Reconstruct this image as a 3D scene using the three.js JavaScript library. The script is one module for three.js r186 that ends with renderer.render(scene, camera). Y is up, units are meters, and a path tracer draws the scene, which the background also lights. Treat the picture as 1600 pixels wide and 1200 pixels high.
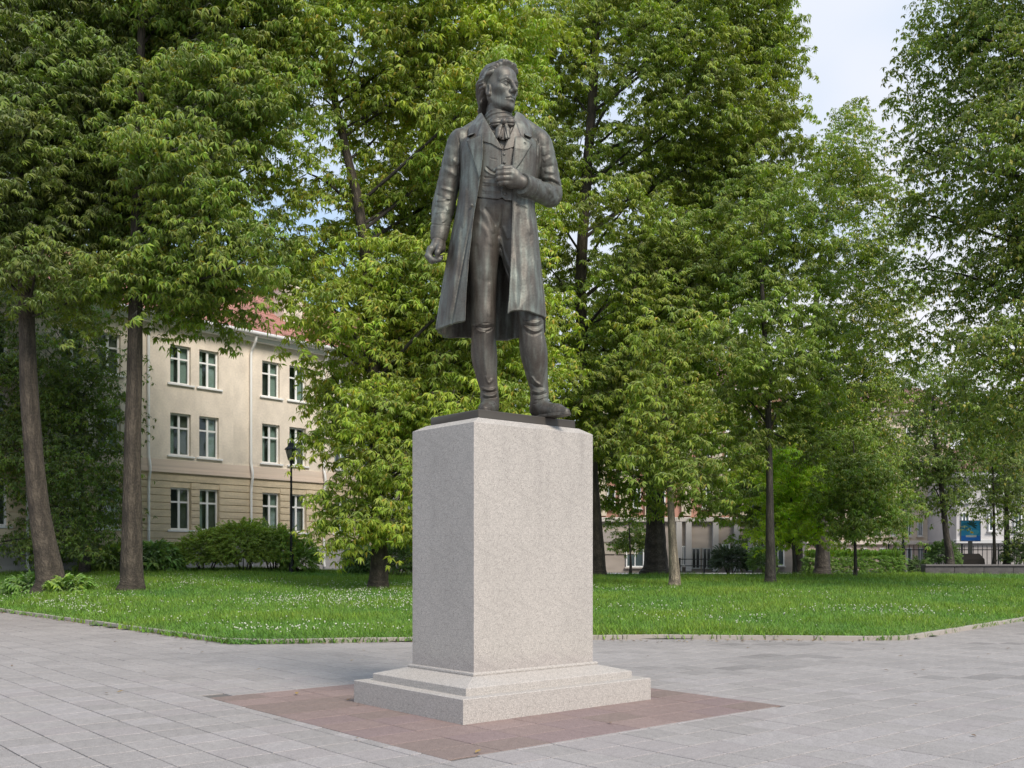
import * as THREE from 'three';
import { ImprovedNoise } from 'three/addons/math/ImprovedNoise.js';
import { mergeGeometries } from 'three/addons/utils/BufferGeometryUtils.js';

// ---------- camera, sky, sun, exposure ----------
const scene = new THREE.Scene();
const camera = new THREE.PerspectiveCamera(2 * Math.atan(600 / 1573) * 180 / Math.PI, 4 / 3, 0.1, 1500);
camera.position.set(0, 1.6, 0);
camera.setViewOffset(1600, 1200, 0, -268, 1600, 1200);      // a level camera with its lens shifted up: verticals stay parallel
const EXPOSURE = 1.35;
const SUN_DIR = [0.5, 0.78, 0.7];
const sun = new THREE.DirectionalLight(0xfff5e8, 2.7);
sun.position.set(SUN_DIR[0] * 60, SUN_DIR[1] * 60, SUN_DIR[2] * 60 - 25); sun.target.position.set(0, 0, -25);
sun.castShadow = true; sun.shadow.radius = 40; sun.shadow.mapSize.set(4096, 4096);
Object.assign(sun.shadow.camera, { left: -60, right: 60, top: 60, bottom: -60, near: 1, far: 200 });
scene.add(sun, sun.target);
{ // a bright sky of thin white cloud over pale blue
  const w = 1024, h = 512, d = new Float32Array(w * h * 4), pn = new ImprovedNoise();
  const f = (x, y, z) => { let s = 0, a = 0.5; for (let i = 0; i < 5; i++) { s += a * pn.noise(x + 31.7, y + 7.3, z + 3.1); x *= 2.1; y *= 2.1; z *= 2.1; a *= 0.5; } return s; };
  const l = Math.hypot(...SUN_DIR), sd = SUN_DIR.map(q => q / l);
  for (let j = 0; j < h; j++) for (let i = 0; i < w; i++) {
    const el = (j + 0.5) / h * Math.PI - Math.PI / 2, az = (i + 0.5) / w * 2 * Math.PI - Math.PI;
    const y = Math.sin(el), x = Math.cos(el) * Math.cos(az), z = Math.cos(el) * Math.sin(az), o = 4 * (j * w + i);
    const up = Math.max(y, 0.02), n = f(x / (up + 0.35) * 1.1, 0.3, z / (up + 0.35) * 1.1);
    const c = Math.min(1, Math.max(0, 0.56 + n * 2.1)), t = Math.pow(Math.max(0, y), 0.45);
    const blue = [0.66 - 0.30 * t, 0.84 - 0.26 * t, 1.04 - 0.14 * t], s = Math.max(0, x * sd[0] + y * sd[1] + z * sd[2]);
    const white = 0.84 + 0.22 * n + 0.3 * Math.pow(s, 6), k = y < 0 ? 0.45 : 0.8;
    d[o] = k * (blue[0] + (white - blue[0]) * c); d[o + 1] = k * (blue[1] + (white * 1.01 - blue[1]) * c); d[o + 2] = k * (blue[2] + (white * 1.07 - blue[2]) * c); d[o + 3] = 1;
  }
  const t = new THREE.DataTexture(d, w, h, THREE.RGBAFormat, THREE.FloatType); t.mapping = THREE.EquirectangularReflectionMapping; t.magFilter = THREE.LinearFilter; t.needsUpdate = true;
  scene.background = t; scene.environment = t;
}
// ---------- helpers ----------
function rng(seed) { let a = seed >>> 0; return () => { a = (a + 0x6D2B79F5) | 0; let t = Math.imul(a ^ (a >>> 15), 1 | a); t = (t + Math.imul(t ^ (t >>> 7), 61 | t)) ^ t; return ((t ^ (t >>> 14)) >>> 0) / 4294967296; }; }
const PN = new ImprovedNoise();
const noise = (x, y, z) => PN.noise(x + 100.3, y + 50.7, z + 80.1);
const fbm = (x, y, z, o = 4) => { let s = 0, a = 0.5; for (let i = 0; i < o; i++) { s += a * noise(x, y, z); x *= 2.03; y *= 2.03; z *= 2.03; a *= 0.5; } return s; };
const clamp = (x, a = 0, b = 1) => Math.max(a, Math.min(b, x));
const lerp = (a, b, t) => a + (b - a) * t;
const sstep = (a, b, x) => { const t = clamp((x - a) / (b - a)); return t * t * (3 - 2 * t); };
const usedNames = {};
function numbered(n) { const k = usedNames[n] = (usedNames[n] ?? -1) + 1; return k ? n + '_' + String(k).padStart(3, '0') : n; }
function tag(o, label, category, group, kind) {
  if (label) o.userData.label = label;
  if (category) o.userData.category = category;
  if (group) o.userData.group = group;
  if (kind) o.userData.kind = kind;
  return o;
}
function shadow(o) { o.traverse(c => { if (c.isMesh) { c.castShadow = true; c.receiveShadow = true; } }); return o; }
function thing(name, label, category, pos = [0, 0, 0], turn = 0, group) {
  const o = new THREE.Group(); o.name = numbered(name); o.position.set(...pos); o.rotation.y = turn;
  scene.add(o); return tag(o, label, category, group);
}
function part(name, geo, mat, parent, pos, label) {
  const m = new THREE.Mesh(geo, mat); m.name = name; if (pos) m.position.set(...pos);
  m.castShadow = m.receiveShadow = true; if (label) m.userData.label = label;
  parent.add(m); return m;
}
function ground(name, geo, mat) { const m = part(numbered(name), geo, mat, scene); m.userData.kind = 'structure'; return m; }
function std(color, roughness = 0.8, extra = {}) { const m = new THREE.MeshStandardMaterial({ roughness, metalness: 0, ...extra }); m.color.setRGB(...color); return m; }
function vc(color, roughness, extra = {}) { return std(color, roughness, { vertexColors: true, ...extra }); }
const V3 = (x, y, z) => new THREE.Vector3(x, y, z);
// a box with its own position, for merging
function box(w, h, d, x = 0, y = 0, z = 0) { const g = new THREE.BoxGeometry(w, h, d); g.translate(x, y, z); return g; }
// chamfered box: eight corners cut by c, base at y = 0 if up
function cbox(w, h, d, c = 0.01) {
  const g = new THREE.BufferGeometry(), hw = w / 2, hh = h / 2, hd = d / 2, P = [];
  const X = [hw, hw - c], Y = [hh, hh - c], Z = [hd, hd - c];
  const quad = (a, b, cc, dd) => P.push(...a, ...b, ...cc, ...a, ...cc, ...dd);
  for (const s of [1, -1]) {
    const q = (pts) => { const t = s > 0 ? pts : pts.slice().reverse(); quad(...t); };
    q([[s * hw, -Y[1], Z[1]], [s * hw, -Y[1], -Z[1]], [s * hw, Y[1], -Z[1]], [s * hw, Y[1], Z[1]]]);
    q([[-X[1], s * hh, Z[1]], [X[1], s * hh, Z[1]], [X[1], s * hh, -Z[1]], [-X[1], s * hh, -Z[1]]]);
    q([[-X[1], -Y[1], s * hd], [X[1], -Y[1], s * hd], [X[1], Y[1], s * hd], [-X[1], Y[1], s * hd]]);
  }
  for (const s of [1, -1]) for (const t of [1, -1]) {
    const q = (pts) => { const r = s * t > 0 ? pts : pts.slice().reverse(); quad(...r); };
    q([[s * hw, t * Y[1], -Z[1]], [s * X[1], t * hh, -Z[1]], [s * X[1], t * hh, Z[1]], [s * hw, t * Y[1], Z[1]]]);
    q([[-X[1], s * hh, t * Z[1]], [-X[1], s * Y[1], t * hd], [X[1], s * Y[1], t * hd], [X[1], s * hh, t * Z[1]]]);
    q([[s * hw, -Y[1], t * Z[1]], [s * hw, Y[1], t * Z[1]], [s * X[1], Y[1], t * hd], [s * X[1], -Y[1], t * hd]]);
  }
  for (const a of [1, -1]) for (const b of [1, -1]) for (const e of [1, -1]) {
    const p = [[a * hw, b * Y[1], e * Z[1]], [a * X[1], b * hh, e * Z[1]], [a * X[1], b * Y[1], e * hd]];
    if (a * b * e < 0) p.reverse(); P.push(...p[0], ...p[1], ...p[2]);
  }
  g.setAttribute('position', new THREE.Float32BufferAttribute(P, 3)); g.computeVertexNormals(); boxUV(g); return g;
}
// uv in metres from the dominant direction of each face (non-indexed)
function boxUV(g, s = 1, ox = 0, oy = 0) {
  if (g.index) { const n = g.toNonIndexed(); g.copy(n); g.setIndex(null); }
  const p = g.attributes.position, n = g.attributes.normal, uv = new Float32Array(p.count * 2);
  for (let i = 0; i < p.count; i++) {
    const ax = Math.abs(n.getX(i)), ay = Math.abs(n.getY(i)), az = Math.abs(n.getZ(i));
    const [u, v] = ay >= ax && ay >= az ? [p.getX(i), p.getZ(i)] : ax > az ? [p.getZ(i), p.getY(i)] : [p.getX(i), p.getY(i)];
    uv[2 * i] = u * s + ox; uv[2 * i + 1] = v * s + oy;
  }
  g.setAttribute('uv', new THREE.BufferAttribute(uv, 2)); return g;
}
function plainGeo(g) { const n = g.index ? g.toNonIndexed() : g; for (const k of Object.keys(n.attributes)) if (!['position', 'normal', 'uv'].includes(k)) n.deleteAttribute(k); return n; }
function merge(list) { return mergeGeometries(list.map(plainGeo)); }
function tintGeo(g, fn) { const p = g.attributes.position, c = new Float32Array(p.count * 3); for (let i = 0; i < p.count; i++) { const r = fn(p.getX(i), p.getY(i), p.getZ(i), i); c[3 * i] = r[0]; c[3 * i + 1] = r[1]; c[3 * i + 2] = r[2]; } g.setAttribute('color', new THREE.BufferAttribute(c, 3)); return g; }
function dataTex(size, fn, srgb = true) {
  const d = new Uint8Array(size * size * 4);
  for (let y = 0; y < size; y++) for (let x = 0; x < size; x++) { const c = fn(x / size, y / size, x, y), i = 4 * (y * size + x); d[i] = clamp(c[0]) * 255; d[i + 1] = clamp(c[1]) * 255; d[i + 2] = clamp(c[2]) * 255; d[i + 3] = 255; }
  const t = new THREE.DataTexture(d, size, size); t.wrapS = t.wrapT = THREE.RepeatWrapping; t.magFilter = THREE.LinearFilter; t.minFilter = THREE.LinearMipmapLinearFilter; t.generateMipmaps = true;
  if (srgb) t.colorSpace = THREE.SRGBColorSpace; t.needsUpdate = true; return t;
}
// ---------- bronze statue: signed distance sculpture ----------
// statue units: 1 unit = SU metres; x right, y up from eye height, z towards the viewer
const SD = 11.1, SF = 1573, SU = SD / SF;
const SP = (u, v, z) => { const k = 1 - z / SF; return [(u - 800) * k, (868 - v) * k, z]; };
const smin = (a, b, k) => { const h = Math.max(k - Math.abs(a - b), 0) / k; return Math.min(a, b) - h * h * k * 0.25; };
const smax = (a, b, k) => -smin(-a, -b, k);
function cap(a, b, ra, rb) {
  const dx = b[0] - a[0], dy = b[1] - a[1], dz = b[2] - a[2], L = 1 / (dx * dx + dy * dy + dz * dz + 1e-9);
  return (x, y, z) => { const px = x - a[0], py = y - a[1], pz = z - a[2]; const t = clamp((px * dx + py * dy + pz * dz) * L); const qx = px - dx * t, qy = py - dy * t, qz = pz - dz * t; return Math.sqrt(qx * qx + qy * qy + qz * qz) - (ra + (rb - ra) * t); };
}
const ball = (c, r) => (x, y, z) => Math.hypot(x - c[0], y - c[1], z - c[2]) - r;
function ell(c, r) { return (x, y, z) => { const a = (x - c[0]) / r[0], b = (y - c[1]) / r[1], d = (z - c[2]) / r[2]; const k0 = Math.sqrt(a * a + b * b + d * d), k1 = Math.sqrt(a * a / r[0] / r[0] + b * b / r[1] / r[1] + d * d / r[2] / r[2]); return k1 < 1e-9 ? -Math.min(...r) : k0 * (k0 - 1) / k1; }; }
function chain(pts, k = 3) { const cs = []; for (let i = 0; i + 1 < pts.length; i++) cs.push(cap(pts[i], pts[i + 1], pts[i][3], pts[i + 1][3])); return (x, y, z) => { let d = 1e3; for (const c of cs) d = smin(d, c(x, y, z), k); return d; }; }
function limb(pts, k = 1.5, sub = 5) { const out = [], n = pts.length, P = i => pts[clamp(i, 0, n - 1)]; for (let i = 0; i + 1 < n; i++) for (let j = 0; j < sub; j++) { const t = j / sub, a = P(i - 1), b = P(i), c = P(i + 1), d = P(i + 2); out.push([0, 1, 2, 3].map(q => 0.5 * (2 * b[q] + (c[q] - a[q]) * t + (2 * a[q] - 5 * b[q] + 4 * c[q] - d[q]) * t * t + (3 * b[q] - a[q] - 3 * c[q] + d[q]) * t * t * t))); } out.push(pts[n - 1]); const cs = []; for (let i = 0; i + 1 < out.length; i++) cs.push(cap(out[i], out[i + 1], out[i][3], out[i + 1][3])); return (x, y, z) => { let d = 1e3; for (const c of cs) { const e = c(x, y, z); d = smin(d, e, 3.2); } return d + 0.45; }; }
const uvz = (u, v, z, r) => [...SP(u, v, z), r];
function table(rows) { return t => { if (t <= rows[0][0]) return rows[0]; for (let i = 1; i < rows.length; i++) if (t <= rows[i][0]) { const a = rows[i - 1], b = rows[i], f = (t - a[0]) / (b[0] - a[0]), s = f; return a.map((q, j) => q + (b[j] - q) * s); } return rows[rows.length - 1]; }; }
const lin = rows => { const T = table(rows); return t => T(t)[1]; };
function poly(pts) { const n = pts.length; return (x, y) => { let d = 1e9, s = 1; for (let i = 0, j = n - 1; i < n; j = i++) { const [ax, ay] = pts[i], [bx, by] = pts[j]; const ex = bx - ax, ey = by - ay, wx = x - ax, wy = y - ay, t = clamp((wx * ex + wy * ey) / (ex * ex + ey * ey)), qx = wx - ex * t, qy = wy - ey * t; d = Math.min(d, qx * qx + qy * qy); const c1 = y >= ay, c2 = y < by, c3 = ex * wy > ey * wx; if ((c1 && c2 && c3) || (!c1 && !c2 && !c3)) s = -s; } return s * Math.sqrt(d); }; }
function polyline(raw) {
  let pts = raw; if (raw.length > 2) { pts = []; const n = raw.length, P = i => raw[clamp(i, 0, n - 1)]; for (let i = 0; i + 1 < n; i++) for (let q = 0; q < 4; q++) { const t = q / 4, a = P(i - 1), b = P(i), c = P(i + 1), d = P(i + 2); pts.push([0, 1].map(m => 0.5 * (2 * b[m] + (c[m] - a[m]) * t + (2 * a[m] - 5 * b[m] + 4 * c[m] - d[m]) * t * t + (3 * b[m] - a[m] - 3 * c[m] + d[m]) * t * t * t))); } pts.push(raw[n - 1]); }
  const L = [0]; for (let i = 1; i < pts.length; i++) L.push(L[i - 1] + Math.hypot(pts[i][0] - pts[i - 1][0], pts[i][1] - pts[i - 1][1])); const tot = L[L.length - 1];
  let bx0 = 1e9, bx1 = -1e9, by0 = 1e9, by1 = -1e9; for (const [a, b] of pts) { bx0 = Math.min(bx0, a - 16); bx1 = Math.max(bx1, a + 16); by0 = Math.min(by0, b - 16); by1 = Math.max(by1, b + 16); }
  return (x, y) => { if (x < bx0 || x > bx1 || y < by0 || y > by1) return 99; let d = 1e9, s = 0; for (let i = 0; i + 1 < pts.length; i++) { const [ax, ay] = pts[i], ex = pts[i + 1][0] - ax, ey = pts[i + 1][1] - ay, wx = x - ax, wy = y - ay, t = clamp((wx * ex + wy * ey) / (ex * ex + ey * ey)), qx = wx - ex * t, qy = wy - ey * t, q = qx * qx + qy * qy; if (q < d) { d = q; s = (L[i] + (L[i + 1] - L[i]) * t) / tot; } } const e = 2 * s - 1, e4 = e * e * e * e; return Math.sqrt(d) + 9 * e4 * e4; };
}
const bump = (d, w) => d > 3 * w ? 0 : Math.exp(-d * d / (w * w));   // a ridge or groove around a line

// ---------- the lie of the land ----------
const PX = 1573;                                                    // focal length in photo pixels
const at = (u, v, D) => V3((u - 800) / PX * D, 1.6 + (868 - v) / PX * D, -D);
const lawnPoly = poly([[-4.95, 18.1], [-0.6, 19.0], [3, 19.35], [7.27, 19.0], [12.5, 24.7], [16, 28.6], [60, 76], [60, 46.5], [-60, 46.5], [-33, 49.2], [-14.7, 28.9]].filter(p => !(p[0] === 60 && p[1] === 76)).map(p => p));
const inLawn = (x, D) => lawnPoly(x, D);                            // below zero inside
function landY(x, D) {
  if (D < 18.5) return 0;
  let y = 0.0216 * (Math.min(D, 47) - 18.5);
  y += 0.018 * clamp(D - 30, 0, 17) * sstep(-3, -12, x);
  if (D > 47) y -= 0.01 * (Math.min(D, 75) - 47) * sstep(-6, 0, x);
  y *= Math.max(sstep(-0.1, -2.5, inLawn(x, D)), sstep(33, 45, D));
  return y + 0.05 * noise(x * 0.15, 0, D * 0.15) * sstep(-1, -4, inLawn(x, D));
}
// one sheet to the horizon, fine near the square
{
  const xs = [], ds = []; for (let x = -300; x <= 300; x += (Math.abs(x) < 40 ? 1.25 : 10)) xs.push(x); for (let D = -60; D <= 700; D += (D >= 10 && D < 90 ? 1.25 : 15)) ds.push(D);
  const P = [], I = [], U = []; for (const D of ds) for (const x of xs) { P.push(x, landY(x, D) - 0.045, -D); U.push(x * 0.5, D * 0.5); }
  const n = xs.length; for (let j = 0; j + 1 < ds.length; j++) for (let i = 0; i + 1 < n; i++) { const a = j * n + i; I.push(a, a + 1, a + n + 1, a, a + n + 1, a + n); }
  const g = new THREE.BufferGeometry(); g.setAttribute('position', new THREE.Float32BufferAttribute(P, 3)); g.setAttribute('uv', new THREE.Float32BufferAttribute(U, 2)); g.setIndex(I); g.computeVertexNormals();
  const tx = dataTex(256, (u, v) => { const n = 0.5 + 0.25 * noise(u * 8, v * 8, 1) + 0.2 * noise(u * 60, v * 60, 2); return [0.5 * n + 0.12, 0.49 * n + 0.12, 0.48 * n + 0.12]; });
  ground('ground', g, std([1, 1, 1], 0.95, { map: tx }));
}
// ---------- stone textures ----------
function speckle(seed, base, dark, light, amt) {
  const r = rng(seed), S = 512, f = new Float32Array(S * S);
  for (let i = 0; i < S * S; i++) f[i] = r();
  const sm = (x, y) => { let s = 0; for (let a = -1; a <= 1; a++) for (let b = -1; b <= 1; b++) s += f[((y + b + S) % S) * S + (x + a + S) % S]; return s / 9; };
  return dataTex(S, (u, v, x, y) => { const q = sm(x, y), k = f[y * S + x], w = 0.05 * (noise(Math.sin(u * 6.283) * 2, Math.cos(u * 6.283) * 2 + Math.sin(v * 6.283) * 2, Math.cos(v * 6.283) * 2)); let c = base.map(b => b * (1 + w + (q - 0.5) * amt)); if (q < 0.36) c = c.map((b, i) => lerp(b, dark[i], clamp((0.4 - q) * 9))); if (q > 0.64) c = c.map((b, i) => lerp(b, light[i], clamp((q - 0.6) * 9))); return c.map(b => b * (0.97 + 0.06 * k)); });
}
const texGranite = speckle(11, [0.68, 0.655, 0.628], [0.32, 0.305, 0.29], [0.84, 0.815, 0.785], 0.85);
const texPaver = speckle(12, [0.61, 0.586, 0.572], [0.43, 0.41, 0.397], [0.71, 0.688, 0.674], 0.45);
const texRed = speckle(13, [0.535, 0.46, 0.438], [0.39, 0.335, 0.32], [0.64, 0.565, 0.54], 0.5);
const bumpStone = dataTex(256, (u, v) => { const n = 0.5 + 0.5 * noise(u * 64, v * 64, 5) + 0.2 * noise(u * 20, v * 20, 6); return [n, n, n]; }, false);
// ---------- square: grey pavers round a red field ----------
const PED = { x: -0.4614, D: 9.4992, yaw: 40.22 * Math.PI / 180, br: 2.6252, bl: 1.9587, h1: 0.2408, i2: 0.1486, h2: 0.318, h3: 0.3913, h4: 0.4213, sr: 1.6826, sl: 1.0821, ht: 2.949, hch: 3.0118, hp: 3.1027, pr: 1.374, pl: 0.8474 };
const ur = [Math.cos(PED.yaw), Math.sin(PED.yaw)], ul = [-Math.sin(PED.yaw), Math.cos(PED.yaw)];
const pedC = { x: PED.x + ur[0] * PED.br / 2 + ul[0] * PED.bl / 2, z: -(PED.D + ur[1] * PED.br / 2 + ul[1] * PED.bl / 2) }, plinthC = pedC;
const RED = { x: -0.5016, D: 7.89, a: 4.42, b: 4.5 };
const cell = (a, b) => [RED.x + ur[0] * a + ul[0] * b, RED.D + ur[1] * a + ul[1] * b];
{
  const S = 0.4, gap = 0.012, T = 0.05, r = rng(5), tiles = [], reds = [];
  for (let i = -48; i < 80; i++) for (let j = -48; j < 80; j++) {
    let a0 = -0.12 + i * S, a1 = a0 + S, b0 = -0.06 + j * S, b1 = b0 + S;
    if (a1 > 0 && a0 < RED.a && b1 > 0 && b0 < RED.b) { if (a0 < 0) a1 = 0; else if (a1 > RED.a) a0 = RED.a; else if (b0 < 0) b1 = 0; else if (b1 > RED.b) b0 = RED.b; else continue; }
    const [x, D] = cell((a0 + a1) / 2, (b0 + b1) / 2);
    if (D < 1 || D > 44 || Math.abs(x) > 30 || inLawn(x, D) < -0.3) continue;
    const seen = D > 7.2 && Math.abs(x) < D * 0.53;
    tiles.push({ x, D, w: a1 - a0 - gap, d: b1 - b0 - gap, q: r(), k: Math.floor(r() * 6), seen });
  }
  for (let a = 0; a < RED.a - 0.01; a += RED.a / 8) for (let b = 0; b < RED.b - 0.01; b += RED.b / 11) {
    const [x, D] = cell(a + RED.a / 16, b + RED.b / 22), ax = a + RED.a / 16, bx = b + RED.b / 22;
    reds.push({ x, D, w: RED.a / 8 - gap * 0.8, d: RED.b / 11 - gap * 0.8, q: r(), k: Math.floor(r() * 6) });
  }
  const mats = [0, 1, 2, 3, 4, 5].map(k => { const t = texPaver.clone(); t.offset.set(k * 0.17, k * 0.31); t.needsUpdate = true; const m = std([1, 1, 1], 0.72, { map: t, bumpMap: bumpStone, bumpScale: 0.0015 }); const b = [1.0, 0.95, 1.05, 0.98, 0.91, 1.02][k]; m.color.setRGB(b, b * (k === 3 ? 0.985 : 1), b * (k === 2 ? 1.015 : 1)); return m; });
  const rmats = [0, 1, 2, 3].map(k => { const t = texRed.clone(); t.offset.set(k * 0.23, k * 0.41); t.needsUpdate = true; const b = [1, 0.88, 1.1, 0.95][k]; const m = std([b, b * (k === 1 ? 1.03 : 1), b * (k === 3 ? 1.05 : 1)], 0.72, { map: t, bumpMap: bumpStone, bumpScale: 0.0015 }); return m; });
  const sq = new THREE.Group(); sq.name = 'paved_square'; sq.userData.kind = 'structure'; scene.add(sq);
  // bed under the stones
  const bed = new THREE.PlaneGeometry(64, 48); bed.rotateX(-Math.PI / 2); bed.translate(0, -0.012, -20); 
  const geos = new Map(), geo = (w, d) => { const key = w.toFixed(3) + d.toFixed(3); if (!geos.has(key)) { const g = cbox(w, T, d, 0.0035); boxUV(g, 1.1); geos.set(key, g); } return geos.get(key); };
  tiles.sort((p, q) => (q.seen - p.seen) || p.D - q.D);
  const put = (t, mat, name) => { const m = part(name, geo(t.w, t.d), mat, sq, [t.x, -T / 2 + (t.q - 0.5) * 0.003, -t.D]); m.rotation.y = PED.yaw + (t.k > 2 ? Math.PI : 0); return m; };
  tiles.slice(0, 300).forEach(t => put(t, mats[t.k], numbered('paver')));
  const rest = tiles.slice(300), full = geo(S - gap, S - gap), im = new THREE.InstancedMesh(full, mats[0], rest.length), M = new THREE.Matrix4(), Q = new THREE.Quaternion();
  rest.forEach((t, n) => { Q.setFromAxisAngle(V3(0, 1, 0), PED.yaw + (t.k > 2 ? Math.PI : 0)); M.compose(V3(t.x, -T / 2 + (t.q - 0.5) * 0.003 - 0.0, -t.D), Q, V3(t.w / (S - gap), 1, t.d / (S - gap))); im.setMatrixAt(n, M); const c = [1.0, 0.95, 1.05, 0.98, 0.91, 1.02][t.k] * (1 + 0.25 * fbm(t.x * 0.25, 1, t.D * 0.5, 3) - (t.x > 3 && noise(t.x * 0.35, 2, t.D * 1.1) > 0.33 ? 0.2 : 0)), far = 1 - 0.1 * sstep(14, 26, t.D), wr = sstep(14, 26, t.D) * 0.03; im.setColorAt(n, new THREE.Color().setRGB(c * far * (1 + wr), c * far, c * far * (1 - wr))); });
  im.name = 'paver_field'; im.userData.kind = 'stuff'; im.castShadow = im.receiveShadow = true; sq.add(im);
  reds.forEach(t => put(t, rmats[t.k % 4], numbered('red_paver')));
  part('paving_bed', bed, std([0.13, 0.12, 0.11], 0.95), sq);
}
// ---------- granite pedestal ----------
function stack(rows) { // rows of [width, depth, y] joined by flat faces, closed on top
  const P = [], push = (a, b, c, d) => P.push(...a, ...b, ...c, ...a, ...c, ...d);
  const ring = ([w, d, y]) => [[-w / 2, y, d / 2], [w / 2, y, d / 2], [w / 2, y, -d / 2], [-w / 2, y, -d / 2]];
  for (let i = 0; i + 1 < rows.length; i++) { const a = ring(rows[i]), b = ring(rows[i + 1]); for (let k = 0; k < 4; k++) push(a[k], a[(k + 1) % 4], b[(k + 1) % 4], b[k]); }
  const t = ring(rows[rows.length - 1]); push(t[0], t[1], t[2], t[3]);
  const g = new THREE.BufferGeometry(); g.setAttribute('position', new THREE.Float32BufferAttribute(P, 3)); g.computeVertexNormals(); return boxUV(g, 1.75);
}
{
  const p = thing('granite_pedestal', 'tall speckled pale granite pedestal on a stepped base in the paved square', 'pedestal', [pedC.x, 0, pedC.z], PED.yaw);
  const gm = std([1, 1, 1], 0.7, { map: texGranite, bumpMap: bumpStone, bumpScale: 0.002 });
  const { br, bl, h1, i2, h2, h3, h4, sr, sl, ht, hch, pr, pl } = PED, c = 0.006;
  const w2 = br - 2 * i2, d2 = bl - 2 * i2, w3 = sr + 0.069, d3 = sl + 0.069;
  part('base_block', stack([[br, bl, 0], [br, bl, h1 - c], [br - 2 * c, bl - 2 * c, h1]]), gm, p);
  part('base_step', stack([[w2, d2, h1], [w2, d2, h2 - c], [w2 - 2 * c, d2 - 2 * c, h2], [w3 + 0.01, d3 + 0.01, h3 - 0.006]]), gm, p);
  part('base_moulding', stack([[w3, d3, h3 - 0.01], [w3 + 0.012, d3 + 0.012, h3 + 0.008], [w3 + 0.008, d3 + 0.008, h4 - 0.008], [w3 - 0.014, d3 - 0.014, h4]]), gm, p);
  // the shaft's faces are fine enough to carry the stone's drift in tone and a few rain streaks
  const fine = (rows, n, m) => { const P = []; for (let i = 0; i + 1 < rows.length; i++) { const q = i === 1 ? m : 2, A = rows[i], B = rows[i + 1]; for (let k = 0; k < 4; k++) for (let a = 0; a < n; a++) for (let b = 0; b < q; b++) { const pt = (s, t) => { const w = lerp(A[0], B[0], t) / 2, d = lerp(A[1], B[1], t) / 2, y = lerp(A[2], B[2], t), f = 2 * s - 1; return [[f * w, y, d], [w, y, -f * d], [-f * w, y, -d], [-w, y, f * d]][k]; }; const p0 = pt(a / n, b / q), p1 = pt((a + 1) / n, b / q), p2 = pt((a + 1) / n, (b + 1) / q), p3 = pt(a / n, (b + 1) / q); P.push(...p0, ...p1, ...p2, ...p0, ...p2, ...p3); } } const g = new THREE.BufferGeometry(); g.setAttribute('position', new THREE.Float32BufferAttribute(P, 3)); g.computeVertexNormals(); boxUV(g, 1.75); return tintGeo(g, (x, y, z) => { const d = 1 + 0.12 * fbm(x * 1.3, y * 1.1, z * 1.3, 4), s = Math.max(0, fbm(x * 9, y * 0.5, z * 9, 3) - 0.08) * sstep(0.6, 3, y), e = 1 - 0.1 * (1 - sstep(0.42, 0.62, y + 0.1 * noise(x * 4, 0, z * 4))); const v = d * e * (1 - 0.45 * s); return [v, v * (1 - 0.02 * (1 - e) * 10), v * (0.99 + 0.02 * s)]; }); };
  const gv = std([1, 1, 1], 0.7, { map: texGranite, bumpMap: bumpStone, bumpScale: 0.002, vertexColors: true });
  part('shaft', fine([[sr, sl, h4 - 0.01], [sr, sl, h4], [sr, sl, ht - 0.004], [sr - 0.006, sl - 0.006, ht], [pr + 0.05, pl + 0.05, hch]], 30, 46), gv, p);
}
// ---------- kerbs, lawn, paths ----------
function along(pts, step) { const out = []; for (let i = 0; i + 1 < pts.length; i++) { const [a, b] = [pts[i], pts[i + 1]], L = Math.hypot(b[0] - a[0], b[1] - a[1]), n = Math.max(1, Math.round(L / step)); for (let k = 0; k < n; k++) out.push([lerp(a[0], b[0], (k + 0.5) / n), lerp(a[1], b[1], (k + 0.5) / n), L / n, Math.atan2(-(-(b[1] - a[1])), b[0] - a[0])]); } return out; }
const kerbStone = std([0.36, 0.32, 0.28], 0.85, { bumpMap: bumpStone, bumpScale: 0.002 });
{
  const k = new THREE.Group(); k.name = 'lawn_kerb'; k.userData.kind = 'structure'; scene.add(k);
  const line = [[-34, 50], [-14.7, 28.9], [-6.4, 19.75], [-5.3, 18.5], [-4.4, 18.25], [-0.6, 18.98], [3, 19.3], [6.6, 18.95], [7.5, 19.1], [12.5, 24.7], [16, 28.6], [34, 47]], r = rng(3);
  for (const [x, D, L, an] of along(line, 1.0)) { const m = part(numbered('kerb_stone'), cbox(L - 0.012, 0.16, 0.1, 0.008), kerbStone, k, [x, landY(x, D) + 0.0 + r() * 0.01, -D]); m.rotation.y = an; }
}
{ // lawn sheet
  const P = [], I = [], id = new Map(), st = 0.6, N = (x, D) => { const key = x + ',' + D; if (!id.has(key)) { id.set(key, P.length / 3); const X = x * st, d = D * st; P.push(X, landY(X, d) + 0.02, -d); } return id.get(key); };
  for (let i = -90; i < 90; i++) for (let j = 30; j < 78; j++) if (inLawn((i + 0.5) * st, (j + 0.5) * st) < -0.12) { const a = N(i, j), b = N(i + 1, j), c = N(i + 1, j + 1), d = N(i, j + 1); I.push(a, b, c, a, c, d); }
  const g = new THREE.BufferGeometry(); g.setAttribute('position', new THREE.Float32BufferAttribute(P, 3)); g.setIndex(I); g.computeVertexNormals();
  tintGeo(g, (x, y, z) => { const n = fbm(x * 0.4, 0, z * 0.4, 3); return [0.045 + 0.02 * n, 0.085 + 0.03 * n, 0.02]; });
  ground('lawn', g, vc([1, 1, 1], 0.95));
}
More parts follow.
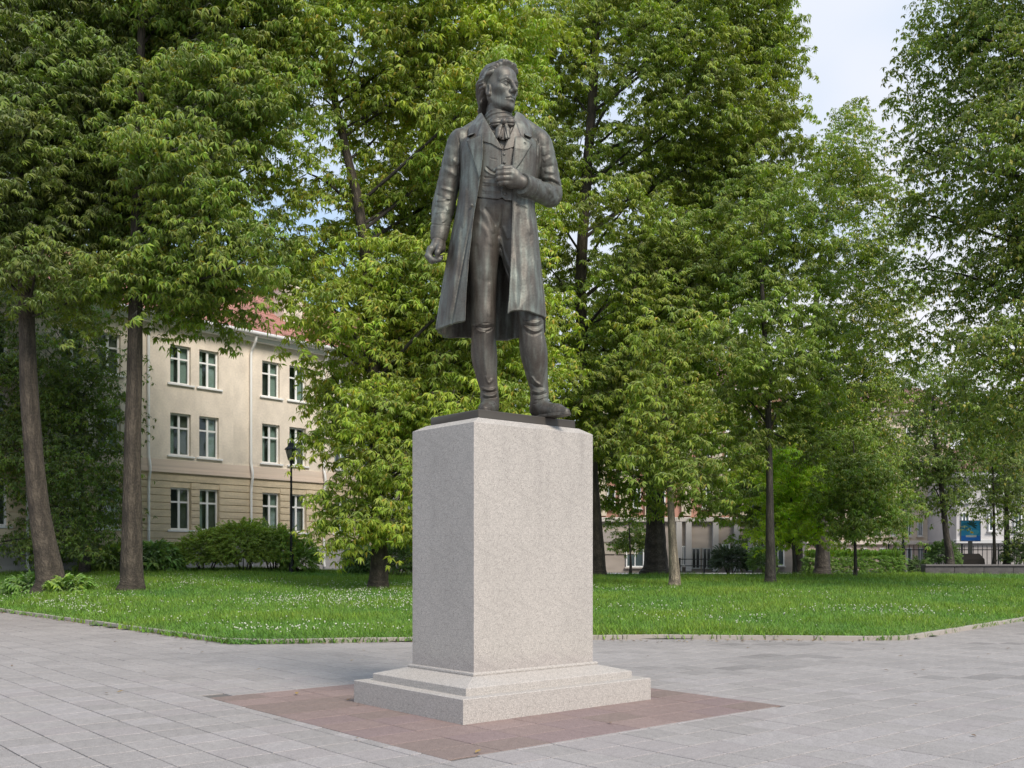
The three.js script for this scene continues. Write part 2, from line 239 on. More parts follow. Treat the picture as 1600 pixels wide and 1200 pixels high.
function strip(name, pts, w, y, mat) { // a flat strip draped over the land
  const P = [], I = [], n = along(pts, 1.2); n.forEach(([x, D, L, an], i) => { const nx = Math.sin(an), nd = Math.cos(an); for (const s of [-1, 1]) { const X = x + nx * s * w / 2 * -1, d = D + nd * s * w / 2; P.push(X, landY(X, d) + y, -d); } if (i) { const a = 2 * i - 2; I.push(a, a + 2, a + 3, a, a + 3, a + 1); } });
  const g = new THREE.BufferGeometry(); g.setAttribute('position', new THREE.Float32BufferAttribute(P, 3)); g.setIndex(I); g.computeVertexNormals(); const m = ground(name, g, mat); m.material.side = THREE.DoubleSide; return m;
}
strip('footpath', [[-50, 47.6], [-9, 47.6]], 1.6, 0.012, std([0.44, 0.40, 0.37], 0.9));
strip('pavement', [[0, 66], [60, 66]], 10, 0.0, std([0.42, 0.40, 0.38], 0.9));
{
  const k = new THREE.Group(); k.name = 'path_kerb'; k.userData.kind = 'structure'; scene.add(k);
  for (const [x, D, L] of along([[-24, 46.6], [-5, 46.6]], 1.0)) part(numbered('kerb_stone'), cbox(L - 0.015, 0.16, 0.12, 0.01), std([0.17, 0.16, 0.15], 0.9), k, [x, landY(x, D) + 0.04, -D]);
}
// ---------- materials of the buildings ----------
function plaster(col, seed, amt = 0.08) { const tx = dataTex(256, (u, v) => { const n = 1 + amt * (noise(u * 5, v * 4, seed) + 0.6 * noise(u * 17, v * 9, seed + 3) + 0.5 * noise(u * 70, v * 70, seed + 7)); return col.map(c => Math.pow(c, 1 / 2.2) * n); }); tx.repeat.set(0.16, 0.16); return std([1, 1, 1], 0.92, { map: tx }); }
const white = std([0.86, 0.86, 0.85], 0.6), glassy = new THREE.MeshPhysicalMaterial({ roughness: 0.03, transmission: 1, thickness: 0, ior: 1.5, color: 0xdfe8e6 }), dim = std([0.36, 0.36, 0.34], 0.9), curtain = std([0.62, 0.64, 0.6], 0.9), curtainDark = std([0.3, 0.27, 0.23], 0.9);
// ---------- three-storey building on the left ----------
{
  const p0 = [-18, 45.7], th = Math.atan2(0.764, 0.645), base = 0.55;
  const b = thing('apartment_building', 'three-storey beige building with red tile roof and white downpipes behind left trees', 'building', [p0[0], 0, -p0[1]], th);
  const x0 = -34, x1 = 24, dep = 11, eave = 12.75, pairs = [[-28.1, -26.4], [-22.7, -21.1], [-17.3, -15.7], [-12.1, -10.5], [-6.9, -5.3], [-1.95, -0.3], [3.3, 4.86], [8.53, 10.25], [13.3, 15.0], [18.6, 20.2]].flat(), ww = 1.1, floors = [[2.83, 4.85], [6.38, 8.4], [9.81, 11.65]];
  const upper = plaster([0.80, 0.71, 0.60], 21), lower = plaster([0.69, 0.575, 0.41], 22), plinthM = plaster([0.40, 0.385, 0.39], 23, 0.1);
  const facade = (y0, y1, list, ths) => { const s = new THREE.Shape([[x0, y0], [x1, y0], [x1, y1], [x0, y1]].map(q => new THREE.Vector2(...q))); for (const c of pairs) for (const [a, d] of list) s.holes.push(new THREE.Path([[c - ww / 2, a], [c - ww / 2, d], [c + ww / 2, d], [c + ww / 2, a]].map(q => new THREE.Vector2(...q)))); const g = new THREE.ExtrudeGeometry(s, { depth: ths, bevelEnabled: false }); g.translate(0, 0, -ths); return g; };
  part('upper_wall', facade(5.75, eave, floors.slice(1), 0.4), upper, b);
  part('lower_wall', facade(2.06, 5.75, floors.slice(0, 1), 0.36).translate(0, 0, 0.0), lower, b);
  const back = part('rear_wall', merge([box(x1 - x0, eave - base, 0.3, (x0 + x1) / 2, (eave + base) / 2, -dep), box(0.3, eave - base, dep - 0.75, x0 + 0.15, (eave + base) / 2, -dep / 2 - 0.12), box(0.3, eave - base, dep - 0.75, x1 - 0.15, (eave + base) / 2, -dep / 2 - 0.12), box(x1 - x0 - 0.62, 0.2, dep - 0.9, (x0 + x1) / 2, 5.55, -dep / 2 - 0.1), box(x1 - x0 - 0.62, 0.2, dep - 0.9, (x0 + x1) / 2, 9.1, -dep / 2 - 0.1), box(x1 - x0 - 0.62, eave - base - 0.3, 0.1, (x0 + x1) / 2, (eave + base) / 2, -0.95)]), dim, b);
  part('wall_base', box(x1 - x0 + 0.1, 1.35, 0.5, (x0 + x1) / 2, 1.38, -0.17), plinthM, b);
  part('foundation', box(x1 - x0 + 0.2, 0.6, 0.6, (x0 + x1) / 2, 0.42, -0.14), plaster([0.28, 0.19, 0.16], 24, 0.15), b);
  // courses of the ground floor, cut at the windows
  const edges = []; pairs.forEach(c => edges.push(c - ww / 2, c + ww / 2)); const cuts = [x0, ...edges, x1], CH = 0.34;
  const seenX = x => x > -4 && x < 15, farCourses = [];
  for (let y = 2.06; y < 5.4; y += CH) {
    const hit = y + CH > 2.83 - 0.05 && y < 4.85;
    const iv = hit ? cuts.reduce((s, c, i) => (i % 2 ? s : [...s, [c, cuts[i + 1]]]), []) : [[x0, -4], [-4, 1.56], [1.56, 7.2], [7.2, 11.8], [11.8, x1]];
    for (const [a, d] of iv) { if (y < 2.83 && y + CH > 2.83 && false) continue; const g = cbox(d - a - (hit ? 0.0 : 0.004), CH - 0.035, 0.05, 0.012); if (seenX((a + d) / 2)) part('wall_course', g, lower, b, [(a + d) / 2, y + CH / 2, 0.026]); else farCourses.push(g.translate((a + d) / 2, y + CH / 2, 0.026)); }
  }
  tag(part('wall_courses', merge(farCourses), lower, b), null, null, null, 'stuff');
  part('string_course', merge([box(x1 - x0, 0.10, 0.14, (x0 + x1) / 2, 5.58, 0.07), box(x1 - x0, 0.16, 0.09, (x0 + x1) / 2, 5.71, 0.045), box(x1 - x0, 0.35, 0.035, (x0 + x1) / 2, 5.97, 0.0185)]), plaster([0.72, 0.6, 0.5], 25), b);
  // windows
  const r = rng(41), fr = (w, h) => merge([box(0.08, h, 0.09, -w / 2 + 0.04, h / 2, 0), box(0.08, h, 0.09, w / 2 - 0.04, h / 2, 0), box(w - 0.16, 0.08, 0.09, 0, 0.04, 0), box(w - 0.16, 0.08, 0.09, 0, h - 0.04, 0), box(0.11, h - 0.16, 0.08, 0, h / 2, 0), box(w / 2 - 0.1125, 0.08, 0.08, -w / 4 + 0.0137, h * 0.66, 0), box(w / 2 - 0.1125, 0.08, 0.08, w / 4 - 0.0137, h * 0.66, 0)]);
  const frames = floors.map(([a, d]) => fr(ww, d - a)), pane = [0.64, 0.3].map(q => box(ww / 2 - 0.11, 2.0 * q - 0.1, 0.012)), sillG = cbox(ww + 0.34, 0.09, 0.24, 0.01), cg = box(0.34, 1.9, 0.03), cw = box(ww - 0.16, 0.62, 0.02);
  for (const c of pairs) floors.forEach(([a, d], f) => {
    if (c < -14) { if (r() < 0) return; }
    const w = part('window', frames[f], white, b, [c, a, -0.2]), h = d - a;
    for (const s of [-1, 1]) { part('pane', pane[0], glassy, w, [s * (ww / 4 - 0.014), h * 0.34, 0.0]); part('pane', pane[1], glassy, w, [s * (ww / 4 - 0.014), h * 0.82, 0.0]); }
    part('sill', sillG, white, w, [0, -0.05, 0.19]);
    const q = r(); if (q < 0.86) { part('curtain', cg, r() < 0.6 ? curtain : curtainDark, w, [ww / 2 - 0.22, h / 2, -0.16]); if (q < 0.6) part('curtain', cg, curtain, w, [-ww / 2 + 0.22, h / 2, -0.18]); } else if (q < 0.92) part('curtain', cw, curtain, w, [0, 0.42, -0.16]);
  });
  // roof: rows of tiles, ridge, gutter, chimney
  const rr = 4.0, run = 6.1, over = 0.55, L = Math.hypot(rr, run), pitch = Math.atan2(rr, run), nrow = 22, tiles = [], rt = rng(9);
  for (let i = 0; i < nrow; i++) { const t = (i + 0.5) / nrow; for (let x = x0 - 0.4; x < x1 + 0.4; x += 0.62) { const g = box(0.6, 0.05, L / nrow + 0.06); g.rotateX(pitch - 0.06); g.translate(x + 0.31 + (i % 2) * 0.2, eave + 0.1 + rr * t + (rt() - 0.5) * 0.02, over - run * t - over * (t)); const q = 0.8 + 0.4 * rt(); tintGeo(g, () => [0.36 * q, 0.165 * q, 0.13 * q]); tiles.push(g); } }
  const roofG = mergeGeometries(tiles.map(g => g.index ? g.toNonIndexed() : g));
  const roof = part('roof', roofG, vc([1, 1, 1], 0.85), b);
  part('rear_slope', box(x1 - x0 + 0.8, 0.1, L, (x0 + x1) / 2, 0, 0).rotateX(0), std([0.3, 0.14, 0.11], 0.9), roof, [0, eave + 0.1 + rr / 2, -run - run / 2 - 0.1]).rotation.x = -pitch;
  part('ridge', box(x1 - x0 + 0.8, 0.14, 0.3, (x0 + x1) / 2, eave + rr + 0.14, -run), std([0.27, 0.12, 0.09], 0.85), roof);
  part('chimney', merge([box(1.3, 2.2, 0.9, 11.6, eave + 2.6, -2.6), box(1.5, 0.15, 1.1, 11.6, eave + 3.75, -2.6)]), upper, roof);
  part('eave', merge([box(x1 - x0 + 0.8, 0.16, 0.75, (x0 + x1) / 2, eave + 0.02, 0.2), box(x1 - x0 + 0.6, 0.22, 0.3, (x0 + x1) / 2, eave - 0.16, 0.151)]), white, b);
  const gut = new THREE.CylinderGeometry(0.11, 0.11, x1 - x0 + 0.8, 10, 1, false); gut.rotateZ(Math.PI / 2); part('gutter', gut, std([0.66, 0.66, 0.66], 0.5), b, [(x0 + x1) / 2, eave + 0.06, 0.66]);
  for (const x of [-4.0, 1.56, 7.21, 11.9, 17]) {
    const c = new THREE.CatmullRomCurve3([V3(0, eave - 0.02, 0.6), V3(0, eave - 0.35, 0.5), V3(0, eave - 0.8, 0.14), V3(0, eave - 1.3, 0.12), V3(0, 6.6, 0.12), V3(0, 6.25, 0.13), V3(0.0, 5.85, 0.26), V3(0, 5.5, 0.26), V3(0, 5.1, 0.15), V3(0, 4.8, 0.14), V3(0, 1.4, 0.14), V3(0, 1.0, 0.2)], false, 'catmullrom', 0.1);
    part('downpipe', new THREE.TubeGeometry(c, 60, 0.065, 8), white, b, [x, 0, 0]);
  }
}
// ---------- far buildings on the right ----------
function facadeBlock(name, label, u0, u1, D, floors, o) {
  const x0 = (u0 - 800) / PX * D, x1 = (u1 - 800) / PX * D, W = x1 - x0, b = thing(name, label, 'building', [x0, 0, -D], 0), H = v => 1.6 + (868 - v) / PX * D;
  const base = landY((x0 + x1) / 2, D) - 0.1, split = H(o.split), top = H(o.top);
  part('ground_floor', box(W, split - base, 8, W / 2, (split + base) / 2, -4), o.low, b);
  part('upper_floors', box(W - 0.1, top - split, 7.9, W / 2, (split + top) / 2, -4), o.up, b);
  part('cornice', merge([cbox(W + 0.3, 0.35, 0.6, 0.03).translate(W / 2, split, 0.05), cbox(W + 0.4, 0.5, 0.8, 0.03).translate(W / 2, top, 0.0)]), o.trim, b);
  part('roof', stack([[W + 0.8, 9, 0], [W - 3, 0.4, 2.4]]).translate(W / 2, top + 0.25, -4), std([0.2, 0.11, 0.09], 0.9), b);
  for (const [ua, ub, va, vb, kind] of o.win) {
    const a = (ua - 800) / PX * D - x0, d = (ub - 800) / PX * D - x0, y0 = H(vb), y1 = H(va), w = d - a, h = y1 - y0, f = 0.09;
    const wi = part(kind === 'door' ? 'door' : 'window', merge([box(f, h, 0.16, -w / 2 + f / 2, h / 2, 0), box(f, h, 0.16, w / 2 - f / 2, h / 2, 0), box(w - 2 * f, f, 0.16, 0, h - f / 2, 0), box(w - 2 * f, f, 0.16, 0, f / 2, 0), box(f * 0.8, h - 2 * f, 0.12, 0, h / 2, 0)]), kind === 'door' ? dim : o.frame, b, [(a + d) / 2, y0, 0.05]);
    part('pane', box(w - 2 * f, h - 2 * f, 0.03, 0, h / 2, -0.015), std(kind === 'door' ? [0.03, 0.03, 0.03] : [0.07, 0.095, 0.1], 0.08), wi);
    if (kind !== 'door') part('sill', box(w + 0.2, 0.1, 0.25, 0, -0.052, 0.05), o.trim, wi);
  }
  return [b, H, x0, D];
}
{
  const cols = (us, w, rows) => us.flatMap(u => rows.map(([a, c]) => [u - w / 2, u + w / 2, a, c]));
  const [b, H, x0, D] = facadeBlock('shop_building', 'far beige stone building with red brick upper floors and glazed ground floor', 925, 1240, 78, 0, { split: 812, top: 610, low: plaster([0.4, 0.345, 0.30], 31, 0.2), up: plaster([0.46, 0.25, 0.19], 32, 0.15), trim: std([0.6, 0.55, 0.5], 0.8), frame: white,
    win: [...cols([955, 995, 1033, 1103, 1140, 1178, 1215], 13, [[700, 735], [760, 795], [640, 675]]), [978, 1006, 848, 886], [1010, 1020, 848, 884], [1064, 1072, 853, 884], [1128, 1140, 850, 884], [1180, 1195, 848, 886], [1205, 1225, 850, 884], [1080, 1094, 856, 889, 'door'], [1097, 1111, 856, 889, 'door']] });
  // pale pilasters over the brick
  const pil = plaster([0.62, 0.54, 0.42], 33); for (const u of [940, 975, 1015, 1072, 1120, 1160, 1197, 1232]) part('pilaster', box(0.75, H(612) - H(806), 0.2, (u - 800) / PX * D - x0, (H(612) + H(806)) / 2, 0.1), pil, b);
  for (const u of [1060, 1075, 1117, 1150, 1172, 1200]) part('column', cbox(0.45, H(816) - H(893), 0.3, 0.02).translate((u - 800) / PX * D - x0, (H(816) + H(893)) / 2, 0.2), std([0.52, 0.49, 0.46], 0.8), b);
  for (let k = 0; k < 4; k++) part('stone_panel', cbox(1.7, 0.9, 0.1, 0.02), std([0.37 + 0.02 * k, 0.33 + 0.015 * k, 0.30], 0.85), b, [(948 + (k % 2) * 36 - 800) / PX * D - x0 - 0.2, H(838 + 19 * (k >> 1)), 0.052]);
}
{
  const cols = (us, w, rows) => us.flatMap(u => rows.map(([a, c]) => [u - w / 2, u + w / 2, a, c]));
  facadeBlock('townhouse', 'far pale pink townhouse with tall windows behind the black railing', 1262, 1486, 92, 0, { split: 848, top: 640, low: plaster([0.58, 0.46, 0.39], 34), up: plaster([0.64, 0.54, 0.42], 35), trim: std([0.66, 0.58, 0.5], 0.8), frame: std([0.62, 0.62, 0.6], 0.7),
    win: [...cols([1285, 1305, 1326, 1350, 1372, 1395, 1419, 1437, 1458, 1476], 8, [[668, 695], [720, 748], [776, 790], [812, 838]]), ...cols([1290, 1325, 1350, 1378, 1401, 1420, 1438, 1455, 1474], 8, [[856, 880]])] });
  facadeBlock('grey_building', 'far light grey building at the right edge behind young trees', 1494, 1700, 86, 0, { split: 846, top: 742, low: plaster([0.36, 0.33, 0.31], 36), up: plaster([0.5, 0.48, 0.47], 37), trim: std([0.55, 0.54, 0.53], 0.8), frame: white, win: cols([1508, 1550, 1590, 1640], 12, [[800, 830], [760, 785]]) });
}
// ---------- low wall, railing, poster, lamps ----------
{
  const D = 56, xa = (1442 - 800) / PX * D, y = landY(30, D), L = 26, w = thing('retaining_wall', 'low dark granite wall with a cap at the right edge of the lawn', 'wall', [xa, y, -D], 0);
  const wm = plaster([0.10, 0.095, 0.09], 51, 0.2); for (let k = 0; k < 16; k++) part('wall_block', cbox(L / 16 - 0.012, 0.52, 0.6, 0.015), wm, w, [(k + 0.5) * L / 16, 0.22, 0]);
  for (let k = 0; k < 13; k++) part('cap_slab', cbox(L / 13 - 0.01, 0.1, 0.72, 0.012), std([0.15, 0.14, 0.135], 0.8), w, [(k + 0.5) * L / 13, 0.531, 0.02]);
}
const iron = std([0.018, 0.019, 0.02], 0.5, { metalness: 0.4 });
{
  const D = 66, xa = (1385 - 800) / PX * D, L = 15, y = landY(30, D), f = thing('iron_railing', 'black iron railing of upright bars in front of the pink townhouse', 'railing', [xa, y, -D]);
  const bars = []; for (let x = 0; x < L; x += 0.3) { bars.push(box(0.035, 1.75, 0.035, x, 0.9, 0)); const c = new THREE.ConeGeometry(0.035, 0.12, 4); c.translate(x, 1.83, 0); bars.push(c); }
  tag(part('bar_row', merge(bars), iron, f), null, null, null, 'stuff');
  part('rail', box(L, 0.06, 0.05, L / 2, 1.55, 0.045), iron, f); part('rail', box(L, 0.06, 0.05, L / 2, 0.25, 0.045), iron, f); part('kerb', cbox(L, 0.24, 0.3, 0.02).translate(L / 2, 0.02, 0), std([0.3, 0.28, 0.27], 0.9), f);
  for (let x = 0.15; x < L; x += 2.4) part('post', box(0.09, 1.95, 0.09, x, 0.97, 0), iron, f);
}
{ // street railing in front of the shops
  const D = 64, xa = (1062 - 800) / PX * D, y = landY(12, D), f = thing('street_barrier', 'low dark pedestrian barrier between grass and the shop building', 'railing', [xa, y, -D]), L = 6.2;
  for (let x = 0; x <= L; x += 1.55) part('post', box(0.1, 1.0, 0.1, x, 0.5, 0), iron, f);
  part('rail', box(L, 0.05, 0.05, L / 2, 0.92, 0.08), iron, f); part('rail', box(L, 0.05, 0.05, L / 2, 0.5, 0.08), iron, f);
}
{ // poster on a stand
  const D = 62, c = at(1516, 829.5, D), W = 32 / PX * D, Hh = 33 / PX * D, p = thing('street_poster', 'square blue street poster on a post behind the low wall', 'poster', [c.x, landY(c.x, D), -D]), yc = c.y - landY(c.x, D);
  const cv = document.createElement('canvas'); cv.width = cv.height = 256; const x = cv.getContext('2d');
  x.fillStyle = '#35aee6'; x.fillRect(0, 0, 256, 256); x.fillStyle = '#2a86ee'; x.fillRect(0, 190, 256, 66); x.fillStyle = '#1f93c0'; x.beginPath(); x.ellipse(60, 70, 60, 46, 0.4, 0, 7); x.fill(); x.fillStyle = '#5cc8ee'; x.beginPath(); x.ellipse(170, 150, 70, 34, -0.2, 0, 7); x.fill();
  x.fillStyle = '#1c5a5c'; for (let k = 0; k < 7; k++) { x.save(); x.translate(140, 60); x.rotate(-2.6 + k * 0.52); x.beginPath(); x.ellipse(36, 0, 38, 10, 0, 0, 7); x.fill(); x.restore(); }
  x.fillStyle = '#b8d8e6'; x.beginPath(); x.ellipse(112, 110, 26, 18, 0.2, 0, 7); x.fill(); x.fillStyle = '#e2c84a'; x.beginPath(); x.ellipse(142, 148, 24, 14, 0.3, 0, 7); x.fill(); x.fillStyle = '#f2f4f2'; x.fillRect(62, 184, 142, 26);
  const t = new THREE.CanvasTexture(cv); t.colorSpace = THREE.SRGBColorSpace;
  part('panel', cbox(W, Hh, 0.14, 0.02), std([0.35, 0.36, 0.37], 0.5), p, [0, yc, 0]);
  part('print', new THREE.PlaneGeometry(W - 0.08, Hh - 0.08), std([1, 1, 1], 0.4, { map: t }), p, [0, yc, 0.074]);
  part('post', box(0.22, yc - Hh / 2, 0.14, 0, (yc - Hh / 2) / 2, 0), std([0.16, 0.15, 0.14], 0.7), p);
  part('footing', stack([[1.5, 0.9, 0], [1.4, 0.8, 0.9], [0.9, 0.5, 1.25]]), std([0.085, 0.07, 0.06], 0.9), p);
}
function lamp(u, D, h, label) {
  const x = (u - 800) / PX * D, l = thing('street_lamp', label, 'street lamp', [x, landY(x, D), -D]);
  const pts = [[0.15, 0], [0.15, 0.12], [0.11, 0.16], [0.11, 0.8], [0.13, 0.84], [0.13, 0.92], [0.07, 1.0], [0.06, 1.3], [0.045, h - 0.3], [0.06, h - 0.2], [0.05, h - 0.15], [0.09, h]].map(p => new THREE.Vector2(...p));
  part('post', new THREE.LatheGeometry(pts, 12), iron, l);
  const glass = new THREE.MeshPhysicalMaterial({ color: 0xb8bdb8, roughness: 0.35, transmission: 0.7, thickness: 0 });
  const pane = new THREE.CylinderGeometry(0.24, 0.12, 0.46, 6, 1, true); part('glass', pane, glass, l, [0, h + 0.25, 0]);
  const bars = []; for (let k = 0; k < 6; k++) { const a = k / 6 * Math.PI * 2, g = box(0.025, 0.5, 0.025); g.rotateZ(-0.25); g.translate(0.185, h + 0.25, 0); g.rotateY(a); bars.push(g); } part('cage', merge(bars), iron, l);
  part('cap', new THREE.LatheGeometry([[0.3, h + 0.48], [0.28, h + 0.52], [0.16, h + 0.62], [0.13, h + 0.75], [0.05, h + 0.8], [0.03, h + 0.92], [0.001, h + 0.96]].map(p => new THREE.Vector2(...p)), 12), iron, l);
}
lamp(455, 44, 5.0, 'black lantern lamp post beside the round shrubs by the beige building');
{
  const D = 60, x = (1411 - 800) / PX * D, l = thing('light_pole', 'thin black pole right of the clipped hedge', 'pole', [x, landY(x, D), -D]);
  part('pole', new THREE.CylinderGeometry(0.05, 0.09, 5.2, 10).translate(0, 2.6, 0), iron, l); part('base', new THREE.CylinderGeometry(0.13, 0.16, 0.5, 10).translate(0, 0.25, 0), iron, l);
  part('arm', new THREE.CylinderGeometry(0.03, 0.03, 0.8, 8).rotateZ(Math.PI / 2).translate(0.35, 5.15, 0), iron, l);
}
{
  const D = 58, x = (1425 - 800) / PX * D, l = thing('litter_bin', 'small dark green litter bin beside the low wall end', 'bin', [x, landY(x, D), -D]);
  part('body', new THREE.CylinderGeometry(0.26, 0.22, 0.7, 14).translate(0, 0.38, 0), std([0.02, 0.035, 0.025], 0.6), l); part('rim', new THREE.TorusGeometry(0.26, 0.03, 8, 20).rotateX(Math.PI / 2).translate(0, 0.73, 0), iron, l);
}
// ---------- trees ----------
// one leaf: folded along its midrib, hanging; four triangles
function leafTris(P, N, C, o, dir, side, up, L, W, col, droop) {
  const p = (a, b, c) => [o[0] + dir[0] * a + side[0] * b + up[0] * c, o[1] + dir[1] * a + side[1] * b + up[1] * c, o[2] + dir[2] * a + side[2] * b + up[2] * c];
  const base = p(0, 0, 0), ml = p(L * 0.45, W / 2, -droop * L * 0.12 + W * 0.16), mr = p(L * 0.45, -W / 2, -droop * L * 0.12 + W * 0.16), mc = p(L * 0.48, 0, -droop * L * 0.12), tip = p(L * 0.94, 0, -droop * L * 0.5);
  for (const t of [[base, mc, ml], [base, mr, mc], [ml, mc, tip], [mc, mr, tip]]) { for (const q of t) P.push(...q); for (let i = 0; i < 3; i++) C.push(...col); }
}
const nrm = v => { const l = Math.hypot(...v) || 1; return v.map(q => q / l); }, crs = (a, b) => [a[1] * b[2] - a[2] * b[1], a[2] * b[0] - a[0] * b[2], a[0] * b[1] - a[1] * b[0]];
// a spray: a drooping shoot (towards +z) with leaves along it and a whorl at its tip
function sprayGeo(seed, len, leaf, width, perNode, whorl, yellow = 0.04) {
  const r = rng(seed), P = [], C = [], nodes = 6;
  const put = (o, az, pitch, L) => { const d = nrm([Math.sin(az), Math.sin(pitch), Math.cos(az)]), s = nrm(crs([0, 1, 0], d)), u = crs(d, s); const q = 0.7 + 0.6 * r(), y = r() < yellow; leafTris(P, null, C, o, d, s, u, L * (0.75 + 0.5 * r()), width * (0.8 + 0.4 * r()), y ? [0.42, 0.33, 0.04] : [0.15 * q * (0.8 + 0.4 * r()), 0.225 * q, 0.033 * q], 0.6 + 0.8 * r()); };
  const at2 = t => [0.12 * Math.sin(t * 3 + seed) * len, -0.22 * t * t * len, t * len];
  for (let i = 1; i <= nodes; i++) { const t = i / (nodes + 0.5), o = at2(t); for (let k = 0; k < perNode; k++) put(o, (k % 2 ? 1 : -1) * (0.7 + 0.7 * r()), -0.1 - 0.5 * r() + 0.25 * (k > 1 ? 1 : 0), leaf); }
  for (let k = 0; k < whorl; k++) put(at2(1), (k / whorl - 0.5) * 4.6 + (r() - 0.5) * 0.4, -0.15 - 0.45 * r() + (k % 3 === 0 ? 0.45 : 0), leaf * 1.1);
  const a = at2(0), b = at2(0.55), c = at2(1), w = 0.008; for (const [p, q] of [[a, b], [b, c]]) { P.push(p[0] - w, p[1], p[2], p[0] + w, p[1], p[2], q[0], q[1], q[2]); for (let i = 0; i < 3; i++) C.push(0.06, 0.05, 0.035); }
  const g = new THREE.BufferGeometry(); g.setAttribute('position', new THREE.Float32BufferAttribute(P, 3)); g.setAttribute('color', new THREE.Float32BufferAttribute(C, 3)); g.computeVertexNormals(); return g;
}
// a burst: whorls of drooping leaves round a few shoot tips
function burstGeo(seed, spread, leaf, width, tips, per, yellow = 0.055) {
  const r = rng(seed), P = [], C = [];
  for (let t = 0; t < tips; t++) {
    const a = t / tips * 6.283 + r() * 1.2, q = t ? spread * (0.55 + 0.5 * r()) : 0, o = [Math.sin(a) * q, -0.35 * q * q / spread + (r() - 0.5) * 0.14, Math.cos(a) * q + spread * 0.35], tone = 0.75 + 0.5 * r(), ws = 0.008;
    P.push(-ws, 0, -spread * 0.3, ws, 0, -spread * 0.3, ...o); for (let i = 0; i < 3; i++) C.push(0.06, 0.05, 0.035);
    for (let k = 0; k < per; k++) {
      const az = k / per * 6.283 + (r() - 0.5) * 0.7, pit = -0.15 - 0.75 * r() + (k % 3 === 0 ? 0.35 : 0), d = nrm([Math.sin(az) * Math.cos(pit), Math.sin(pit), Math.cos(az) * Math.cos(pit)]), s = nrm(crs([0, 1, 0], d)), u = crs(d, s), g = tone * (0.75 + 0.5 * r()), y = r() < yellow, rl = (r() - 0.5) * 0.9, s2 = [0, 1, 2].map(i => s[i] * Math.cos(rl) + u[i] * Math.sin(rl)), u2 = crs(d, s2);
      leafTris(P, null, C, o, d, s2, u2, leaf * (0.7 + 0.6 * r()), width * (0.75 + 0.5 * r()), y ? [0.52, 0.42, 0.04] : [0.282 * g * (0.8 + 0.4 * r()), 0.39 * g, 0.02 * g], 0.5 + 0.9 * r());
    }
  }
  const g = new THREE.BufferGeometry(); g.setAttribute('position', new THREE.Float32BufferAttribute(P, 3)); g.setAttribute('color', new THREE.Float32BufferAttribute(C, 3)); g.computeVertexNormals(); return g;
}
const leafMat = new THREE.MeshPhysicalMaterial({ color: 0xffffff, vertexColors: true, roughness: 0.9, transmission: 0.5, thickness: 0, side: THREE.DoubleSide, clearcoat: 0.3, clearcoatRoughness: 0.36 });
const sprays = [1, 2, 3].map(k => burstGeo(k * 7, 0.36, 0.215, 0.066, 5, 7)), lacy = [4, 5].map(k => burstGeo(k * 7, 0.4, 0.165, 0.066, 6, 5));
const barkTex = dataTex(512, (u, v) => { const a = Math.sin(u * 6.2832), b = Math.cos(u * 6.2832); const n = Math.abs(noise(a * 4, b * 4, v * 6)) * 1.6, f = noise(a * 14, b * 14, v * 30); const q = clamp(0.35 + 0.5 * n + 0.18 * f); return [q, q, q]; }, false);
const barkCol = dataTex(512, (u, v) => { const a = Math.sin(u * 6.2832), b = Math.cos(u * 6.2832); const n = noise(a * 1.5, b * 1.5, v * 3), s = Math.abs(noise(a * 4, b * 4, v * 6)), f = noise(a * 16, b * 16, v * 40); const q = 0.30 + 0.12 * n + 0.16 * s + 0.1 * f; return [q * 1.06, q * 0.99, q * 0.9]; });
const barkMat = (k, tint = [1, 1, 1]) => { const m = std(tint.map(c => c * k), 0.95, { map: barkCol, bumpMap: barkTex, bumpScale: 0.035 }); return m; };
const barkGrey = barkMat(0.54, [1.05, 0.98, 0.9]), barkDark = barkMat(0.6), barkPale = barkMat(2.0, [1.0, 0.97, 0.88]);
// a tapering limb along points [x, y, z, r]; uv in turns and metres
function limbGeo(pts, seg, rough = 0.06, seed = 0) {
  const curve = new THREE.CatmullRomCurve3(pts.map(p => V3(p[0], p[1], p[2]))), P = [], U = [], I = [], n = Math.max(4, pts.length * 5), len = curve.getLength();
  for (let i = 0; i <= n; i++) {
    const t = i / n, c = curve.getPoint(t), tan = curve.getTangent(t), s = Math.abs(tan.y) > 0.95 ? V3(1, 0, 0) : V3(0, 1, 0), nx = s.clone().cross(tan).normalize(), ny = tan.clone().cross(nx), f = t * (pts.length - 1), k = Math.min(pts.length - 2, Math.floor(f)), r = lerp(pts[k][3], pts[k + 1][3], f - k);
    for (let j = 0; j <= seg; j++) { const a = j / seg * Math.PI * 2, rr = r * (1 + rough * (noise(Math.cos(a) * 2 + seed, Math.sin(a) * 2, t * len * 0.7) + 0.6 * noise(Math.cos(a) * 6 + seed, Math.sin(a) * 6, t * len * 1.2)) * 1.6); P.push(c.x + (nx.x * Math.cos(a) + ny.x * Math.sin(a)) * rr, c.y + (nx.y * Math.cos(a) + ny.y * Math.sin(a)) * rr, c.z + (nx.z * Math.cos(a) + ny.z * Math.sin(a)) * rr); U.push(j / seg, t * len / 1.6); }
  }
  for (let i = 0; i < n; i++) for (let j = 0; j < seg; j++) { const a = i * (seg + 1) + j; I.push(a, a + 1, a + seg + 2, a, a + seg + 2, a + seg + 1); }
  const g = new THREE.BufferGeometry(); g.setAttribute('position', new THREE.Float32BufferAttribute(P, 3)); g.setAttribute('uv', new THREE.Float32BufferAttribute(U, 2)); g.setIndex(I); g.computeVertexNormals(); return g;
}
let treeSeed = 100;
